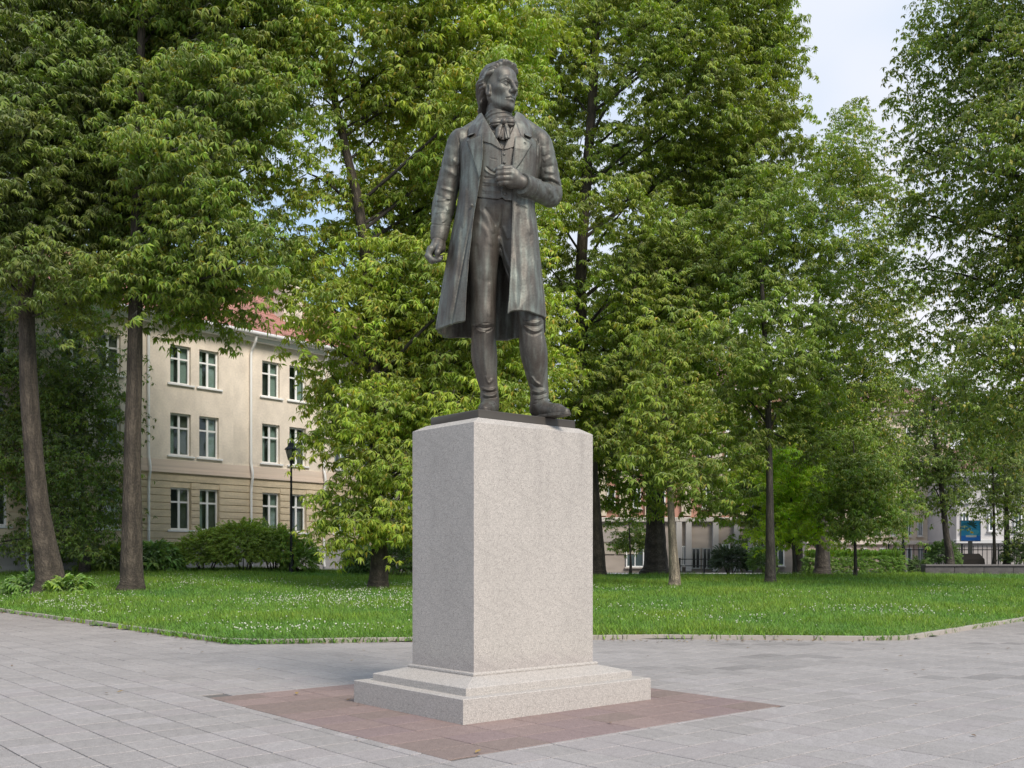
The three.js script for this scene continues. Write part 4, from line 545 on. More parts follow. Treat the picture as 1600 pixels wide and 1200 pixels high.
// ---------- grass and clover ----------
{
  const r = rng(77), blade = (P, N, C, x, z, h, az, lean, w, c) => {
    const dx = Math.sin(az), dz = Math.cos(az), sx = Math.cos(az) * w, sz = -Math.sin(az) * w, q = t => [x + dx * lean * t * t * h, h * t * (1 - 0.18 * lean * t), z + dz * lean * t * t * h];
    const a = q(0), b = q(0.5), e = q(1), T = [[a[0] - sx, 0, a[2] - sz], [a[0] + sx, 0, a[2] + sz], [b[0] + sx * 0.8, b[1], b[2] + sz * 0.8], [b[0] - sx * 0.8, b[1], b[2] - sz * 0.8], e];
    for (const [i, j, k] of [[0, 1, 2], [0, 2, 3], [3, 2, 4]]) { P.push(...T[i], ...T[j], ...T[k]); for (let n = 0; n < 3; n++) C.push(...c); }
  };
  const tuft = (seed, n, H, sp) => { const q = rng(seed), P = [], C = []; for (let i = 0; i < n; i++) { const k = 0.7 + 0.6 * q(), y = q() < 0.12 ? 1.5 : 1; blade(P, null, C, (q() - 0.5) * sp, (q() - 0.5) * sp, H * (0.55 + 0.7 * q()), q() * 6.283, 0.3 + 0.9 * q(), 0.006 + 0.005 * q(), [0.165 * k * y, 0.345 * k, 0.014 * k]); } const g = new THREE.BufferGeometry(); g.setAttribute('position', new THREE.Float32BufferAttribute(P, 3)); g.setAttribute('color', new THREE.Float32BufferAttribute(C, 3)); g.computeVertexNormals(); return g; };
  const gm = new THREE.MeshPhysicalMaterial({ color: 0xffffff, vertexColors: true, roughness: 0.9, transmission: 0.4, thickness: 0, side: THREE.DoubleSide, clearcoat: 0.12, clearcoatRoughness: 0.45 });
  const spots = []; let guard = 0;
  while (spots.length < 62000 && guard++ < 900000) { const D = 18 + Math.pow(r(), 1.5) * 28.4, x = (r() * 2 - 1) * (0.56 * D + 2), dd = inLawn(x, D); if (dd > -0.05) continue; spots.push([x, D, dd]); }
  const kinds = [tuft(1, 16, 0.15, 0.3), tuft(2, 18, 0.17, 0.34)], M = new THREE.Matrix4(), Q = new THREE.Quaternion(), cc = new THREE.Color(), up = V3(0, 1, 0);
  const grass = new THREE.Group(); grass.name = 'lawn_grass'; tag(grass, 'long bright green grass covering the lawn', 'grass', null, 'stuff'); scene.add(grass);
  kinds.forEach((g, k) => { const mine = spots.filter((_, i) => i % 2 === k), im = new THREE.InstancedMesh(g, gm, mine.length); mine.forEach(([x, D, dd], i) => { const n = fbm(x * 0.35, 0, D * 0.35, 3), s = (0.7 + 0.6 * r() + 0.9 * n) * (dd > -0.35 ? 0.75 : 1) * (1 + 0.25 * sstep(28, 44, D)); Q.setFromAxisAngle(up, r() * 6.283); M.compose(V3(x, landY(x, D) + 0.01, -D), Q, V3(1.1, s, 1.1)); im.setMatrixAt(i, M); const b = 0.85 + 0.3 * r() + 0.3 * n; im.setColorAt(i, cc.setRGB(b * (1 + 0.6 * n), b, b * 0.9)); }); im.name = 'grass_tufts'; im.userData.kind = 'stuff'; im.castShadow = im.receiveShadow = true; grass.add(im); });
  // clover heads
  const ico = new THREE.IcosahedronGeometry(0.0125, 0), stem = new THREE.CylinderGeometry(0.0025, 0.0025, 0.16, 3); stem.translate(0, -0.085, 0);
  const fl = mergeGeometries([tintGeo(ico.toNonIndexed ? plainGeo(ico) : ico, () => [0.62, 0.62, 0.5]), tintGeo(plainGeo(stem), () => [0.06, 0.12, 0.02])]), F = []; guard = 0;
  while (F.length < 3000 && guard++ < 400000) { const D = 19 + r() * 22, x = (r() * 2 - 1) * 0.55 * D; if (inLawn(x, D) > -0.5) continue; const n = 0.6 * noise(x * 0.22, 3, D * 0.3) + 0.5 * noise(x * 1.3, 7, D * 1.3) + (x < -2 ? 0.32 : 0.06) - 0.02 * Math.abs(D - 26); if (r() > sstep(-0.1, 0.9, n)) continue; F.push([x, D]); }
  const fi = new THREE.InstancedMesh(fl, std([1, 1, 1], 0.9, { vertexColors: true }), F.length); F.forEach(([x, D], i) => { const s = 0.8 + 0.7 * r(); Q.setFromAxisAngle(V3(1, 0, 0), (r() - 0.5) * 0.6); M.compose(V3(x, landY(x, D) + 0.13 + 0.09 * r(), -D), Q, V3(s, s, s)); fi.setMatrixAt(i, M); });
  fi.name = 'clover_flowers'; fi.castShadow = true; tag(fi, 'white clover heads scattered through the long lawn grass', 'flowers', null, 'stuff'); scene.add(fi);
}
{ // dry leaves blown against the kerb and over the paving
  const r = rng(55), P = [], C = [];
  for (let i = 0; i < 420; i++) { const t = r() * 3, e = t < 1 ? [lerp(-14.7, -5.3, r()), 0] : null; let x, D; if (e) { x = e[0]; D = 18.5 + (-5.3 - x) * 1.106 - 0.1 - 0.5 * r() * r(); } else if (t < 2) { x = lerp(-4.4, 7, r()); D = 18.4 + 0.12 * (x + 4.4) * (x < 2 ? 1 : 0.5) - 0.6 * r() * r(); } else { x = (r() * 2 - 1) * 9; D = 8 + r() * 11; if (r() > 0.35) continue; } if (inLawn(x, D) < 0.02) continue; const a = r() * 6.28, c = r() < 0.5 ? [0.3, 0.2, 0.07] : [0.16, 0.1, 0.05], o = [x, 0.008 + 0.01 * r(), -D]; leafTris(P, null, C, o, [Math.cos(a), 0, Math.sin(a)], [-Math.sin(a), 0, Math.cos(a)], [0, 1, 0], 0.05 + 0.05 * r(), 0.03 + 0.02 * r(), c, -0.3); }
  const g = new THREE.BufferGeometry(); g.setAttribute('position', new THREE.Float32BufferAttribute(P, 3)); g.setAttribute('color', new THREE.Float32BufferAttribute(C, 3)); g.computeVertexNormals();
  const m = part('fallen_leaves', g, vc([1, 1, 1], 0.9, { side: THREE.DoubleSide }), scene); tag(m, 'small dry leaves scattered along the kerb and paving', 'leaves', null, 'stuff');
}
function sculpt(f, lo, hi, h, color) {
  const B = 6, nx = Math.ceil((hi[0] - lo[0]) / h / B) * B, ny = Math.ceil((hi[1] - lo[1]) / h / B) * B, nz = Math.ceil((hi[2] - lo[2]) / h / B) * B;
  const val = new Float32Array(nx * ny * nz), at = (i, j, k) => (k * ny + j) * nx + i, reach = h * B * 1.55;
  for (let bk = 0; bk < nz; bk += B) for (let bj = 0; bj < ny; bj += B) for (let bi = 0; bi < nx; bi += B) {
    const d = f(lo[0] + (bi + B / 2) * h, lo[1] + (bj + B / 2) * h, lo[2] + (bk + B / 2) * h), far = Math.abs(d) > reach;
    for (let k = bk; k < bk + B; k++) for (let j = bj; j < bj + B; j++) for (let i = bi; i < bi + B; i++) val[at(i, j, k)] = far ? d : f(lo[0] + i * h, lo[1] + j * h, lo[2] + k * h);
  }
  const id = new Int32Array(nx * ny * nz).fill(-1), pos = [], idx = [];
  const E = [[0, 1], [2, 3], [4, 5], [6, 7], [0, 2], [1, 3], [4, 6], [5, 7], [0, 4], [1, 5], [2, 6], [3, 7]];
  const c = new Float32Array(8);
  for (let k = 0; k < nz - 1; k++) for (let j = 0; j < ny - 1; j++) for (let i = 0; i < nx - 1; i++) {
    let m = 0; for (let n = 0; n < 8; n++) { c[n] = val[at(i + (n & 1), j + ((n >> 1) & 1), k + (n >> 2))]; if (c[n] < 0) m++; }
    if (m === 0 || m === 8) continue;
    let sx = 0, sy = 0, sz = 0, n = 0;
    for (const [a, b] of E) if ((c[a] < 0) !== (c[b] < 0)) { const t = c[a] / (c[a] - c[b]); sx += (a & 1) + ((b & 1) - (a & 1)) * t; sy += ((a >> 1) & 1) + (((b >> 1) & 1) - ((a >> 1) & 1)) * t; sz += (a >> 2) + ((b >> 2) - (a >> 2)) * t; n++; }
    id[at(i, j, k)] = pos.length / 3; pos.push(lo[0] + (i + sx / n) * h, lo[1] + (j + sy / n) * h, lo[2] + (k + sz / n) * h);
  }
  const quad = (a, b, cc, d, flip) => { if (a < 0 || b < 0 || cc < 0 || d < 0) return; flip ? idx.push(a, cc, b, a, d, cc) : idx.push(a, b, cc, a, cc, d); };
  for (let k = 1; k < nz - 1; k++) for (let j = 1; j < ny - 1; j++) for (let i = 1; i < nx - 1; i++) {
    const v = val[at(i, j, k)] < 0;
    if (v !== val[at(i + 1, j, k)] < 0) quad(id[at(i, j - 1, k - 1)], id[at(i, j, k - 1)], id[at(i, j, k)], id[at(i, j - 1, k)], !v);
    if (v !== val[at(i, j + 1, k)] < 0) quad(id[at(i - 1, j, k - 1)], id[at(i - 1, j, k)], id[at(i, j, k)], id[at(i, j, k - 1)], !v);
    if (v !== val[at(i, j, k + 1)] < 0) quad(id[at(i - 1, j - 1, k)], id[at(i, j - 1, k)], id[at(i, j, k)], id[at(i - 1, j, k)], !v);
  }
  const nV = pos.length / 3, P = new Float32Array(nV * 3), N = new Float32Array(nV * 3), C = new Float32Array(nV * 3), e = h * 0.45;
  for (let n = 0; n < nV; n++) {
    const x = pos[3 * n], y = pos[3 * n + 1], z = pos[3 * n + 2];
    let gx = f(x + e, y, z) - f(x - e, y, z), gy = f(x, y + e, z) - f(x, y - e, z), gz = f(x, y, z + e) - f(x, y, z - e); const l = Math.hypot(gx, gy, gz) || 1;
    N[3 * n] = gx / l; N[3 * n + 1] = gy / l; N[3 * n + 2] = gz / l;
    P[3 * n] = (x + 0) * SU; P[3 * n + 1] = y * SU; P[3 * n + 2] = z * SU;
    const q = color(x, y, z, gy / l); C[3 * n] = q[0]; C[3 * n + 1] = q[1]; C[3 * n + 2] = q[2];
  }
  const g = new THREE.BufferGeometry();
  g.setAttribute('position', new THREE.BufferAttribute(P, 3)); g.setAttribute('normal', new THREE.BufferAttribute(N, 3)); g.setAttribute('color', new THREE.BufferAttribute(C, 3)); g.setIndex(idx);
  return g;
}
// patina: brown bronze under grey-green weathering that runs down in streaks
function patina(brown, green, share) {
  return (x, y, z, up) => {
    const n = fbm(x * 0.03, y * 0.018, z * 0.03, 4), s = fbm(x * 0.16, y * 0.02, z * 0.16, 3), f = fbm(x * 0.5, y * 0.5, z * 0.5, 2);
    const t = clamp(share + n * 1.3 + s * 1.1), b = (1 + 0.6 * s + 0.5 * f + 0.3 * n) * (fbm(x * 0.9, y * 0.9, z * 0.9, 2) > 0.34 ? 0.7 : 1);
    const pale = clamp((n + s) * 1.8 - 0.3) * 0.4;
    return [0, 1, 2].map(i => clamp(lerp(brown[i], green[i], t) * b + pale * [0.1, 0.115, 0.1][i], 0.01, 1));
  };
}
const bronzeCoat = patina([0.108, 0.096, 0.08], [0.124, 0.136, 0.118], 0.5);
const bronzeDark = patina([0.094, 0.08, 0.066], [0.098, 0.1, 0.086], 0.28);
const bronzeHead = patina([0.126, 0.11, 0.093], [0.124, 0.13, 0.114], 0.35);
const bronze = vc([0.97, 0.97, 0.96], 0.51, { metalness: 0.35 });

// --- torso and coat profiles, by height v (photo rows at z = 0): left, right, half depth, centre depth
const coatRow = table([[205, 716, 844, 36, -4], [225, 714, 846, 42, -2], [250, 717, 844, 46, 0], [280, 719, 840, 46, 0], [305, 717, 836, 45, 0], [330, 713, 836, 45, 0], [360, 707, 840, 48, 0], [400, 700, 844, 51, 0], [450, 692.5, 848, 59, 0], [500, 685.5, 852, 63, 0], [540, 680, 855, 64, 0]]);
const coatLeft = lin([[170, 751], [180, 751.5], [205, 754.5], [227, 755], [250, 754], [274, 751], [302, 747], [332, 741.5], [360, 738], [400, 733.5], [450, 729.5], [505, 727], [560, 725]]);
const coatRight = lin([[170, 808], [190, 805.5], [212, 804.5], [235, 802.5], [259, 800.5], [298, 799.5], [325, 801], [360, 799.5], [400, 798], [460, 795.5], [487, 793], [540, 792]]);
function slab(x, z, cx, a, b, cz, n) {
  const dx = Math.abs(x - cx) / a, dz = Math.abs(z - cz) / b, r = Math.pow(Math.pow(dx, n) + Math.pow(dz, n), 1 / n);
  if (r < 0.02) return -Math.min(a, b);
  const gx = Math.pow(dx / r, n - 1) / a, gz = Math.pow(dz / r, n - 1) / b; return (r - 1) / Math.hypot(gx, gz);
}
const trapL = cap(SP(768, 188, -16), SP(724, 213, -6), 15, 12), trapR = cap(SP(797, 186, -16), SP(842, 214, -6), 15, 12.5);
const lapelL = poly([[751, 176], [754.5, 205], [756, 228], [755, 250], [752, 272], [748, 279.5], [744, 263.5], [736.5, 239.5], [729.5, 219.5], [741, 215.5], [752, 211]]);
const collarL = poly([[750, 176], [753, 200], [756, 205], [749, 204], [742, 209], [730.5, 213.5], [736, 200], [744, 186]]);
const lapelR = poly([[806, 196], [805, 212], [802, 235], [799, 262], [805.5, 265], [814.5, 253], [831.5, 225], [822, 219], [811, 208]]);
const collarR = poly([[808, 180], [806, 200], [810, 204], [816, 205], [820, 211], [829, 215.5], [832, 213], [822, 198], [812, 184]]);
const pocketLine = polyline([[803, 320], [814, 322], [827, 327.5]]), holeLine = polyline([[818.5, 222.5], [822.5, 226]]), foldL = polyline([[739, 345], [731, 392], [720, 446], [708, 502]]);
const coatFoldLines = [
  [polyline([[719, 345], [712, 420], [700, 505]]), 4, 2.2], [polyline([[708, 370], [702, 430], [694, 506]]), 3, -1.8], [polyline([[812, 330], [815, 400], [812, 480]]), 7, -2.0],
  [polyline([[832, 335], [836, 400], [838, 485]]), 6, 2.2], [polyline([[822, 300], [826, 330], [828, 370]]), 4, 1.4], [polyline([[728, 290], [726, 320], [722, 360]]), 3.5, 1.5], [polyline([[806, 395], [808, 440], [806, 485]]), 4, 1.2]];
function coatOuter(x, y, z) {
  const v = 868 - y, [, L, R, b, cz] = coatRow(v), cx = (L + R) / 2 - 800, a = (R - L) / 2;
  let d = slab(x, z, cx, a, b, cz, 2.35);
  const th = Math.atan2(z - cz, x - cx), low = sstep(320, 500, v);
  d -= low * (2.6 * Math.sin(th * 9 + 1.2 + 0.01 * v) + 1.6 * Math.sin(th * 17 + v * 0.006)) * (z > 20 ? 0.35 : 1);
  d = smax(d, y - (868 - 219), 22);
  d = smin(d, trapL(x, y, z), 16); d = smin(d, trapR(x, y, z), 16);
  if (z > 0) {
    const k = 1 - z / SF, u = 800 + x / k, w = 868 - y / k;
    if (Math.abs(d) < 14) {
      let h = 0;
      if (w < 290) { h += 2.6 * clamp(0.5 - lapelL(u, w) / 1.1) + 2.6 * clamp(0.5 - lapelR(u, w) / 1.1); h = Math.max(h, 3.6 * clamp(0.5 - collarL(u, w) / 1.1), 3.6 * clamp(0.5 - collarR(u, w) / 1.1)); h -= 1.3 * bump(holeLine(u, w), 0.8); }
      if (w > 290 && w < 345) h -= 1.1 * bump(pocketLine(u, w), 0.9);
      if (w > 285) for (const [pl, wd, amp] of coatFoldLines) h += amp * bump(pl(u, w), wd);
      if (w > 330 && u < 745) { const e = coatLeft(w), fx = lerp(739, 707.5, sstep(0, 1, 0) + clamp((w - 335) / 168)); h += sstep(335, 400, w) * 2.6 * sstep(fx - 0.6, fx + 0.8, u) - 1.0 * sstep(335, 380, w) * bump(Math.abs(u - fx + 1.6), 1.2); }
      h += 1.6 * bump(Math.abs(u - coatLeft(w)), 1.6) + 1.4 * bump(Math.abs(u - coatRight(w)), 1.4);
      d -= h;
    }
  }
  return d;
}
const coatHem = (x, z) => 350 + 17.5 * sstep(-20, 0, x) * sstep(-12, 14, z) - 3 * sstep(-95, -75, -x * -1) * 0 + 1.5 * Math.sin(x * 0.07);
const seamA = polyline([[715, 205], [718.5, 230], [719, 262], [718, 290]]), seamB = polyline([[841, 208], [839, 235], [838.5, 272]]);
const armA = limb([uvz(724, 218, -4, 15), uvz(716, 228, -4, 18), uvz(697, 304, -10, 17.5), uvz(692, 330, -6, 17), uvz(685.5, 373, 7, 12)]);
const armAx = [SP(697, 304, -10), SP(684.5, 378, 8)];
const armBup = limb([uvz(838, 219, -4, 15), uvz(846, 230, -4, 18), uvz(862, 300, -15, 17)]);
const armBfo = cap(SP(860, 306, -14), SP(814, 286.5, 55), 18, 14.5);
const wrinkA = [[[[706, 248], [718, 258]], 2.4, 1.6], [[[692, 262], [716, 276]], 2.6, 1.5], [[[686, 292], [712, 300]], 2, 1.8], [[[681, 303], [704, 316]], 2, -1.6], [[[680, 314], [708, 309]], 2, 2.0], [[[678, 322], [700, 330]], 2.2, -1.4], [[[678, 333], [706, 326]], 2.2, 1.5], [[[686, 334], [694, 348]], 4, 1.2], [[[700, 332], [707, 345]], 2, -1.2], [[[700, 225], [704, 260]], 4, 1.0]].map(([p, w, a]) => [polyline(p), w, a]);
const wrinkB = [[[[843, 283], [862, 284], [878, 293]], 1.8, -2.4], [[[845, 278], [862, 278], [876, 286]], 2.4, 1.8], [[[848, 252], [862, 244]], 2.6, 1.4], [[[846, 262], [866, 258]], 2.4, -1.1], [[[850, 268], [868, 270]], 2.2, 1.2], [[[858, 292], [866, 308], [866, 322]], 2.4, 1.3], [[[850, 290], [856, 304], [855, 320]], 2.2, -1.1], [[[842, 284], [847, 298], [845, 314]], 2.4, 1.1], [[[868, 296], [874, 310]], 2, -1.1], [[[846, 228], [851, 244]], 3, 1]].map(([p, w, a]) => [polyline(p), w, a]);
function sleeveA(x, y, z) {
  let d = armA(x, y, z); if (d > 10) return d;
  const k = 1 - z / SF, u = 800 + x / k, w = 868 - y / k, t = w;
  if (z > -22) for (const [pl, wd, am] of wrinkA) d -= 0.85 * am * bump(pl(u, w), wd * 1.35);
  d -= 0.7 * sstep(351.5, 353, t) - 0.9 * bump(Math.abs(t - 351.5 - (u - 685) * 0.12), 1); d += 0.5 * fbm(x * 0.1, y * 0.06, z * 0.1, 2);
  return smax(d, (w - 375.5) * 0.98 - 0.1 * (u - 685), 1.2);
}
const fdir = (() => { const a = SP(860, 306, -14), b = SP(814, 286.5, 55), l = Math.hypot(b[0] - a[0], b[1] - a[1], b[2] - a[2]); return { a, d: [(b[0] - a[0]) / l, (b[1] - a[1]) / l, (b[2] - a[2]) / l], l }; })();
function sleeveB(x, y, z) {
  const s = (x - fdir.a[0]) * fdir.d[0] + (y - fdir.a[1]) * fdir.d[1] + (z - fdir.a[2]) * fdir.d[2];
  let fo = smax(armBfo(x, y, z) - 1.0 * sstep(fdir.l - 24, fdir.l - 22, s), s - (fdir.l - 2), 1.2);
  let d = smin(armBup(x, y, z), fo, 5); if (d > 10) return d;
  const k = 1 - z / SF, u = 800 + x / k, w = 868 - y / k;
  for (const [pl, wd, am] of wrinkB) d -= 0.9 * am * bump(pl(u, w), wd * 1.3);
  return d + 0.5 * fbm(x * 0.1, y * 0.06, z * 0.1, 2);
}
function coatSDF(x, y, z) {
  const o = coatOuter(x, y, z), v = 868 - y, k = 1 - Math.max(z, 0) / SF, u = 800 + x / k, w = 868 - y / k;
  let d = smax(o, -(o + 6), 2);
  const open = Math.max(coatLeft(w) - u, u - coatRight(w), 4 - z);
  d = smax(d, -open, 1.4);
  d = smax(d, coatHem(x, z) - y, 1.6);
  d = smax(d, y - (868 - 181) - (z > 0 ? 2 : 0) + 0.25 * Math.max(0, Math.abs(x + 20) - 20) * 0, 2);
  d = smin(d, sleeveA(x, y, z), 3.2); d = smin(d, sleeveB(x, y, z), 3.2);
  if (z > -20) d += 1.5 * bump(seamA(u, w), 1.1) + 1.3 * bump(seamB(u, w), 1.1);
  return d + 0.5 * noise(x * 0.06, y * 0.05, z * 0.06) + 0.12 * noise(x * 0.3, y * 0.3, z * 0.3);
}
// --- waistcoat, trousers
const chestRow = table([[170, 750, 808, 22, -6], [190, 740, 822, 30, -4], [205, 730, 830, 35, -2], [225, 727, 832, 40, 0], [250, 728, 830, 42.5, 0], [280, 730, 828, 42, 0], [300, 731, 826, 41, 0], [325, 729, 828, 41, 0]]);
const vestCollar = poly([[754, 186], [759, 187], [772, 209], [786, 234], [781, 232.8], [768, 225], [756, 221.5], [745, 215]]), vestCollarR = poly([[806, 190], [799, 206], [786.5, 234], [796, 232], [806, 229.5], [815, 215]]);
const vestWr = [[[[757, 258], [768, 268], [781, 271]], 1.5, -1.6], [[[755, 262], [766, 271], [780, 275]], 1.6, 1.4], [[[754, 277], [776, 279]], 1.6, -1.3], [[[752, 284], [786, 287]], 1.8, 1.2], [[[751, 291], [788, 292]], 1.8, -1.1], [[[751, 297], [786, 299]], 2.2, 0.8], [[[764, 247], [779, 250]], 1.2, -0.5], [[[750, 303], [780, 305]], 1.4, -0.5]].map(([p, w, a]) => [polyline(p), w, a]);
const vestPlacket = polyline([[783.5, 235], [783.5, 262], [784, 290], [785, 309]]), vestHem = lin([[700, 306], [748, 308.5], [779, 311.5], [785, 308.5], [790.5, 314], [800, 315], [850, 311]]);
function vestSDF(x, y, z) {
  const v = 868 - y, [, L, R, b, cz] = chestRow(v); let d = slab(x, z, (L + R) / 2 - 800 + 2, (R - L) / 2, b, cz, 2.25) - 1.5;
  const k = 1 - Math.max(z, 0) / SF, u = 800 + x / k, w = 868 - y / k;
  if (z > 0 && Math.abs(d) < 12) {
    let h = 2.2 * clamp(0.5 - Math.min(vestCollar(u, w), vestCollarR(u, w)) / 1) - 1.0 * bump(vestPlacket(u, w), 0.8) * (w > 234 ? 1 : 0) + (u > 783.5 && w > 232 ? 0.9 : 0);
    for (const [pl, wd, am] of vestWr) h += am * bump(pl(u, w), wd);
    d -= h;
  }
  d = smax(d, w - vestHem(u), 1); d = smax(d, 203 - 22 * clamp((Math.abs(x + 20) - 17) / 10) - v, 3);
  // open neck for the cravat
  const vneck = Math.max((759 + (w - 187) * 0.585) - u, u - (801 - (w - 190) * 0.335), w - 234, 8 - z); d = smax(d, -Math.max(vneck, -(d + 5)), 0.8);
  return d;
}
const thighA = limb([uvz(760, 335, 4, 29), uvz(756, 370, 9, 26.5), uvz(754, 420, 12, 23), uvz(755, 470, 14, 19), uvz(755, 500, 15, 18.9), uvz(755.5, 530, 9, 17.5)]);
const thighB = limb([uvz(800, 335, 2, 28), uvz(805, 370, 6, 26), uvz(814.5, 425, 9, 22), uvz(825, 475, 11, 19.4), uvz(828.5, 498, 13, 19.2), uvz(831, 525, 11, 18.4)]);
const pelvis = ell([-22, 868 - 322, 0], [46, 34, 39]);
const pantWr = [[[[748, 326], [762, 343], [772, 366]], 5, 1.5], [[[745, 345], [760, 362], [769, 386]], 5, 1.2], [[[756, 322], [768, 340], [775, 356]], 3, -1.2], [[[779, 366], [786, 394], [797, 424]], 3, 1.7], [[[781, 384], [788, 412], [798, 446]], 3, 1.6], [[[780, 375], [787, 404], [797, 436]], 1.8, -1.5], [[[785, 352], [795, 376]], 3, 1.1], [[[782, 402], [789, 432], [797, 466]], 2.6, 1.3], [[[785, 312], [784, 336], [780, 366]], 1.0, -1.1], [[[766, 440], [768, 470], [764, 496]], 6, 1.0], [[[744, 380], [747, 440]], 6, -0.8], [[[758, 370], [760, 400], [757, 440]], 7, 0.9]].map(([p, w, a]) => [polyline(p), w, a]);
function pantsSDF(x, y, z) {
  let d = smin(pelvis(x, y, z), smin(thighA(x, y, z), thighB(x, y, z), 9), 18); if (d > 8) return d;
  const k = 1 - z / SF, u = 800 + x / k, w = 868 - y / k;
  if (z > 0) for (const [pl, wd, am] of pantWr) d -= am * bump(pl(u, w), wd);
  d += 0.4 * fbm(x * 0.06, y * 0.04, z * 0.06, 2);
  d = smax(d, 305 - w, 2);
  return smax(d, w - 507.5 - 2 * Math.sin(u * 0.18), 3);
}
// --- boots
const shaftA = limb([uvz(755, 500, 14, 18.4), uvz(755.5, 528, 7, 18), uvz(756.5, 556, 1, 19.8), uvz(760, 585, 1, 16), uvz(764, 607, 2, 13.2), [...SP(765, 622, 3), 13.4], [-34.5, 234, 3, 13]]);
const footA = (() => { const Y = 213; return chain([[-35, Y + 15, -3, 13], [-36.5, Y + 13, 22, 12.5], [-39, Y + 8, 46, 11.5], [-41, Y + 6, 64, 7.5]], 6); })();
const shaftB = limb([uvz(830, 498, 13.5, 18.7), uvz(831, 526, 12, 19), uvz(834, 550, 8, 20.6), uvz(838, 580, 2, 17), uvz(842, 604, -2, 13.6), uvz(843, 618, -2, 13.4), [42, 235, 0, 13]]);
const footB = (() => { const Y = 213; return chain([[41, Y + 15, -6, 13], [53, Y + 13, 10, 12.3], [70, Y + 8, 27, 11], [82, Y + 5.5, 40, 6.5]], 6); })();
const wrBootA = [[[[737, 501], [746, 504], [756, 507], [766, 506], [774, 503]], 2.0, 1.5], [[[737, 506], [747, 510], [757, 513], [767, 511], [774, 508]], 1.6, -1.5], [[[741, 513], [750, 518], [760, 519]], 1.8, 1.2], [[[757, 519], [766, 516], [773, 509]], 1.6, -1.1], [[[757, 514], [757, 545], [760, 580], [766, 598]], 3, 1.4], [[[750, 603], [758, 608], [768, 609], [778, 604]], 1.8, 1.6], [[[751, 609], [760, 613], [770, 613], [779, 609]], 1.5, -1.6], [[[751, 614], [760, 618], [770, 618], [779, 613]], 1.7, 1.7], [[[752, 620], [762, 623], [772, 622], [779, 618]], 1.4, -1.3], [[[758, 585], [764, 598], [771, 590]], 2.2, 1.4], [[[751, 632], [764, 634], [778, 631]], 1, -0.8]].map(([p, w, a]) => [polyline(p), w, a]);
const wrBootB = [[[[812, 497], [824, 503], [838, 504], [850, 497]], 2.2, 1.6], [[[812, 502], [826, 509], [840, 510], [851, 503]], 1.8, -1.6], [[[814, 505], [828, 515], [840, 517], [851, 509]], 2.2, 1.9], [[[818, 514], [832, 523], [850, 516]], 1.8, -1.1], [[[846, 520], [851, 552], [848, 590]], 3, 1.3], [[[829, 586], [837, 597], [847, 602]], 2.2, 1.8], [[[827, 595], [838, 605], [851, 604]], 1.7, -1.3], [[[828, 609], [842, 613], [855, 607]], 1.8, 1.6], [[[828, 615], [843, 618], [857, 612]], 1.5, -1.5], [[[832, 624], [846, 622], [859, 617]], 1.6, 1.3], [[[829, 632], [838, 630], [846, 624], [853, 620]], 1, -0.9], [[[859, 644], [864, 637], [868, 632]], 1, -0.8]].map(([p, w, a]) => [polyline(p), w, a]);
const boot = (shaft, foot, wr, heel, dir) => (x, y, z) => {
  let d = smin(shaft(x, y, z), foot(x, y, z), 8); if (d > 8 && y > 225) return d;
  const k = 1 - z / SF, u = 800 + x / k, w = 868 - y / k;
  for (const [pl, wd, am] of wr) d -= am * bump(pl(u, w), wd);
  // sole: a flat plate a little wider than the foot
  const sole = Math.max(foot(x, Math.max(y, 219), z) - 1.4, y - 217.5, 213.2 - y); d = Math.min(smax(d, 213.4 - y, 1), sole);
  return smax(d, w - 0 > 0 ? 499 - w : d, 1.5);
};
const bootASDF = boot(shaftA, footA, wrBootA, 0, 755), bootBSDF = boot(shaftB, footB, wrBootB, 0, 830);
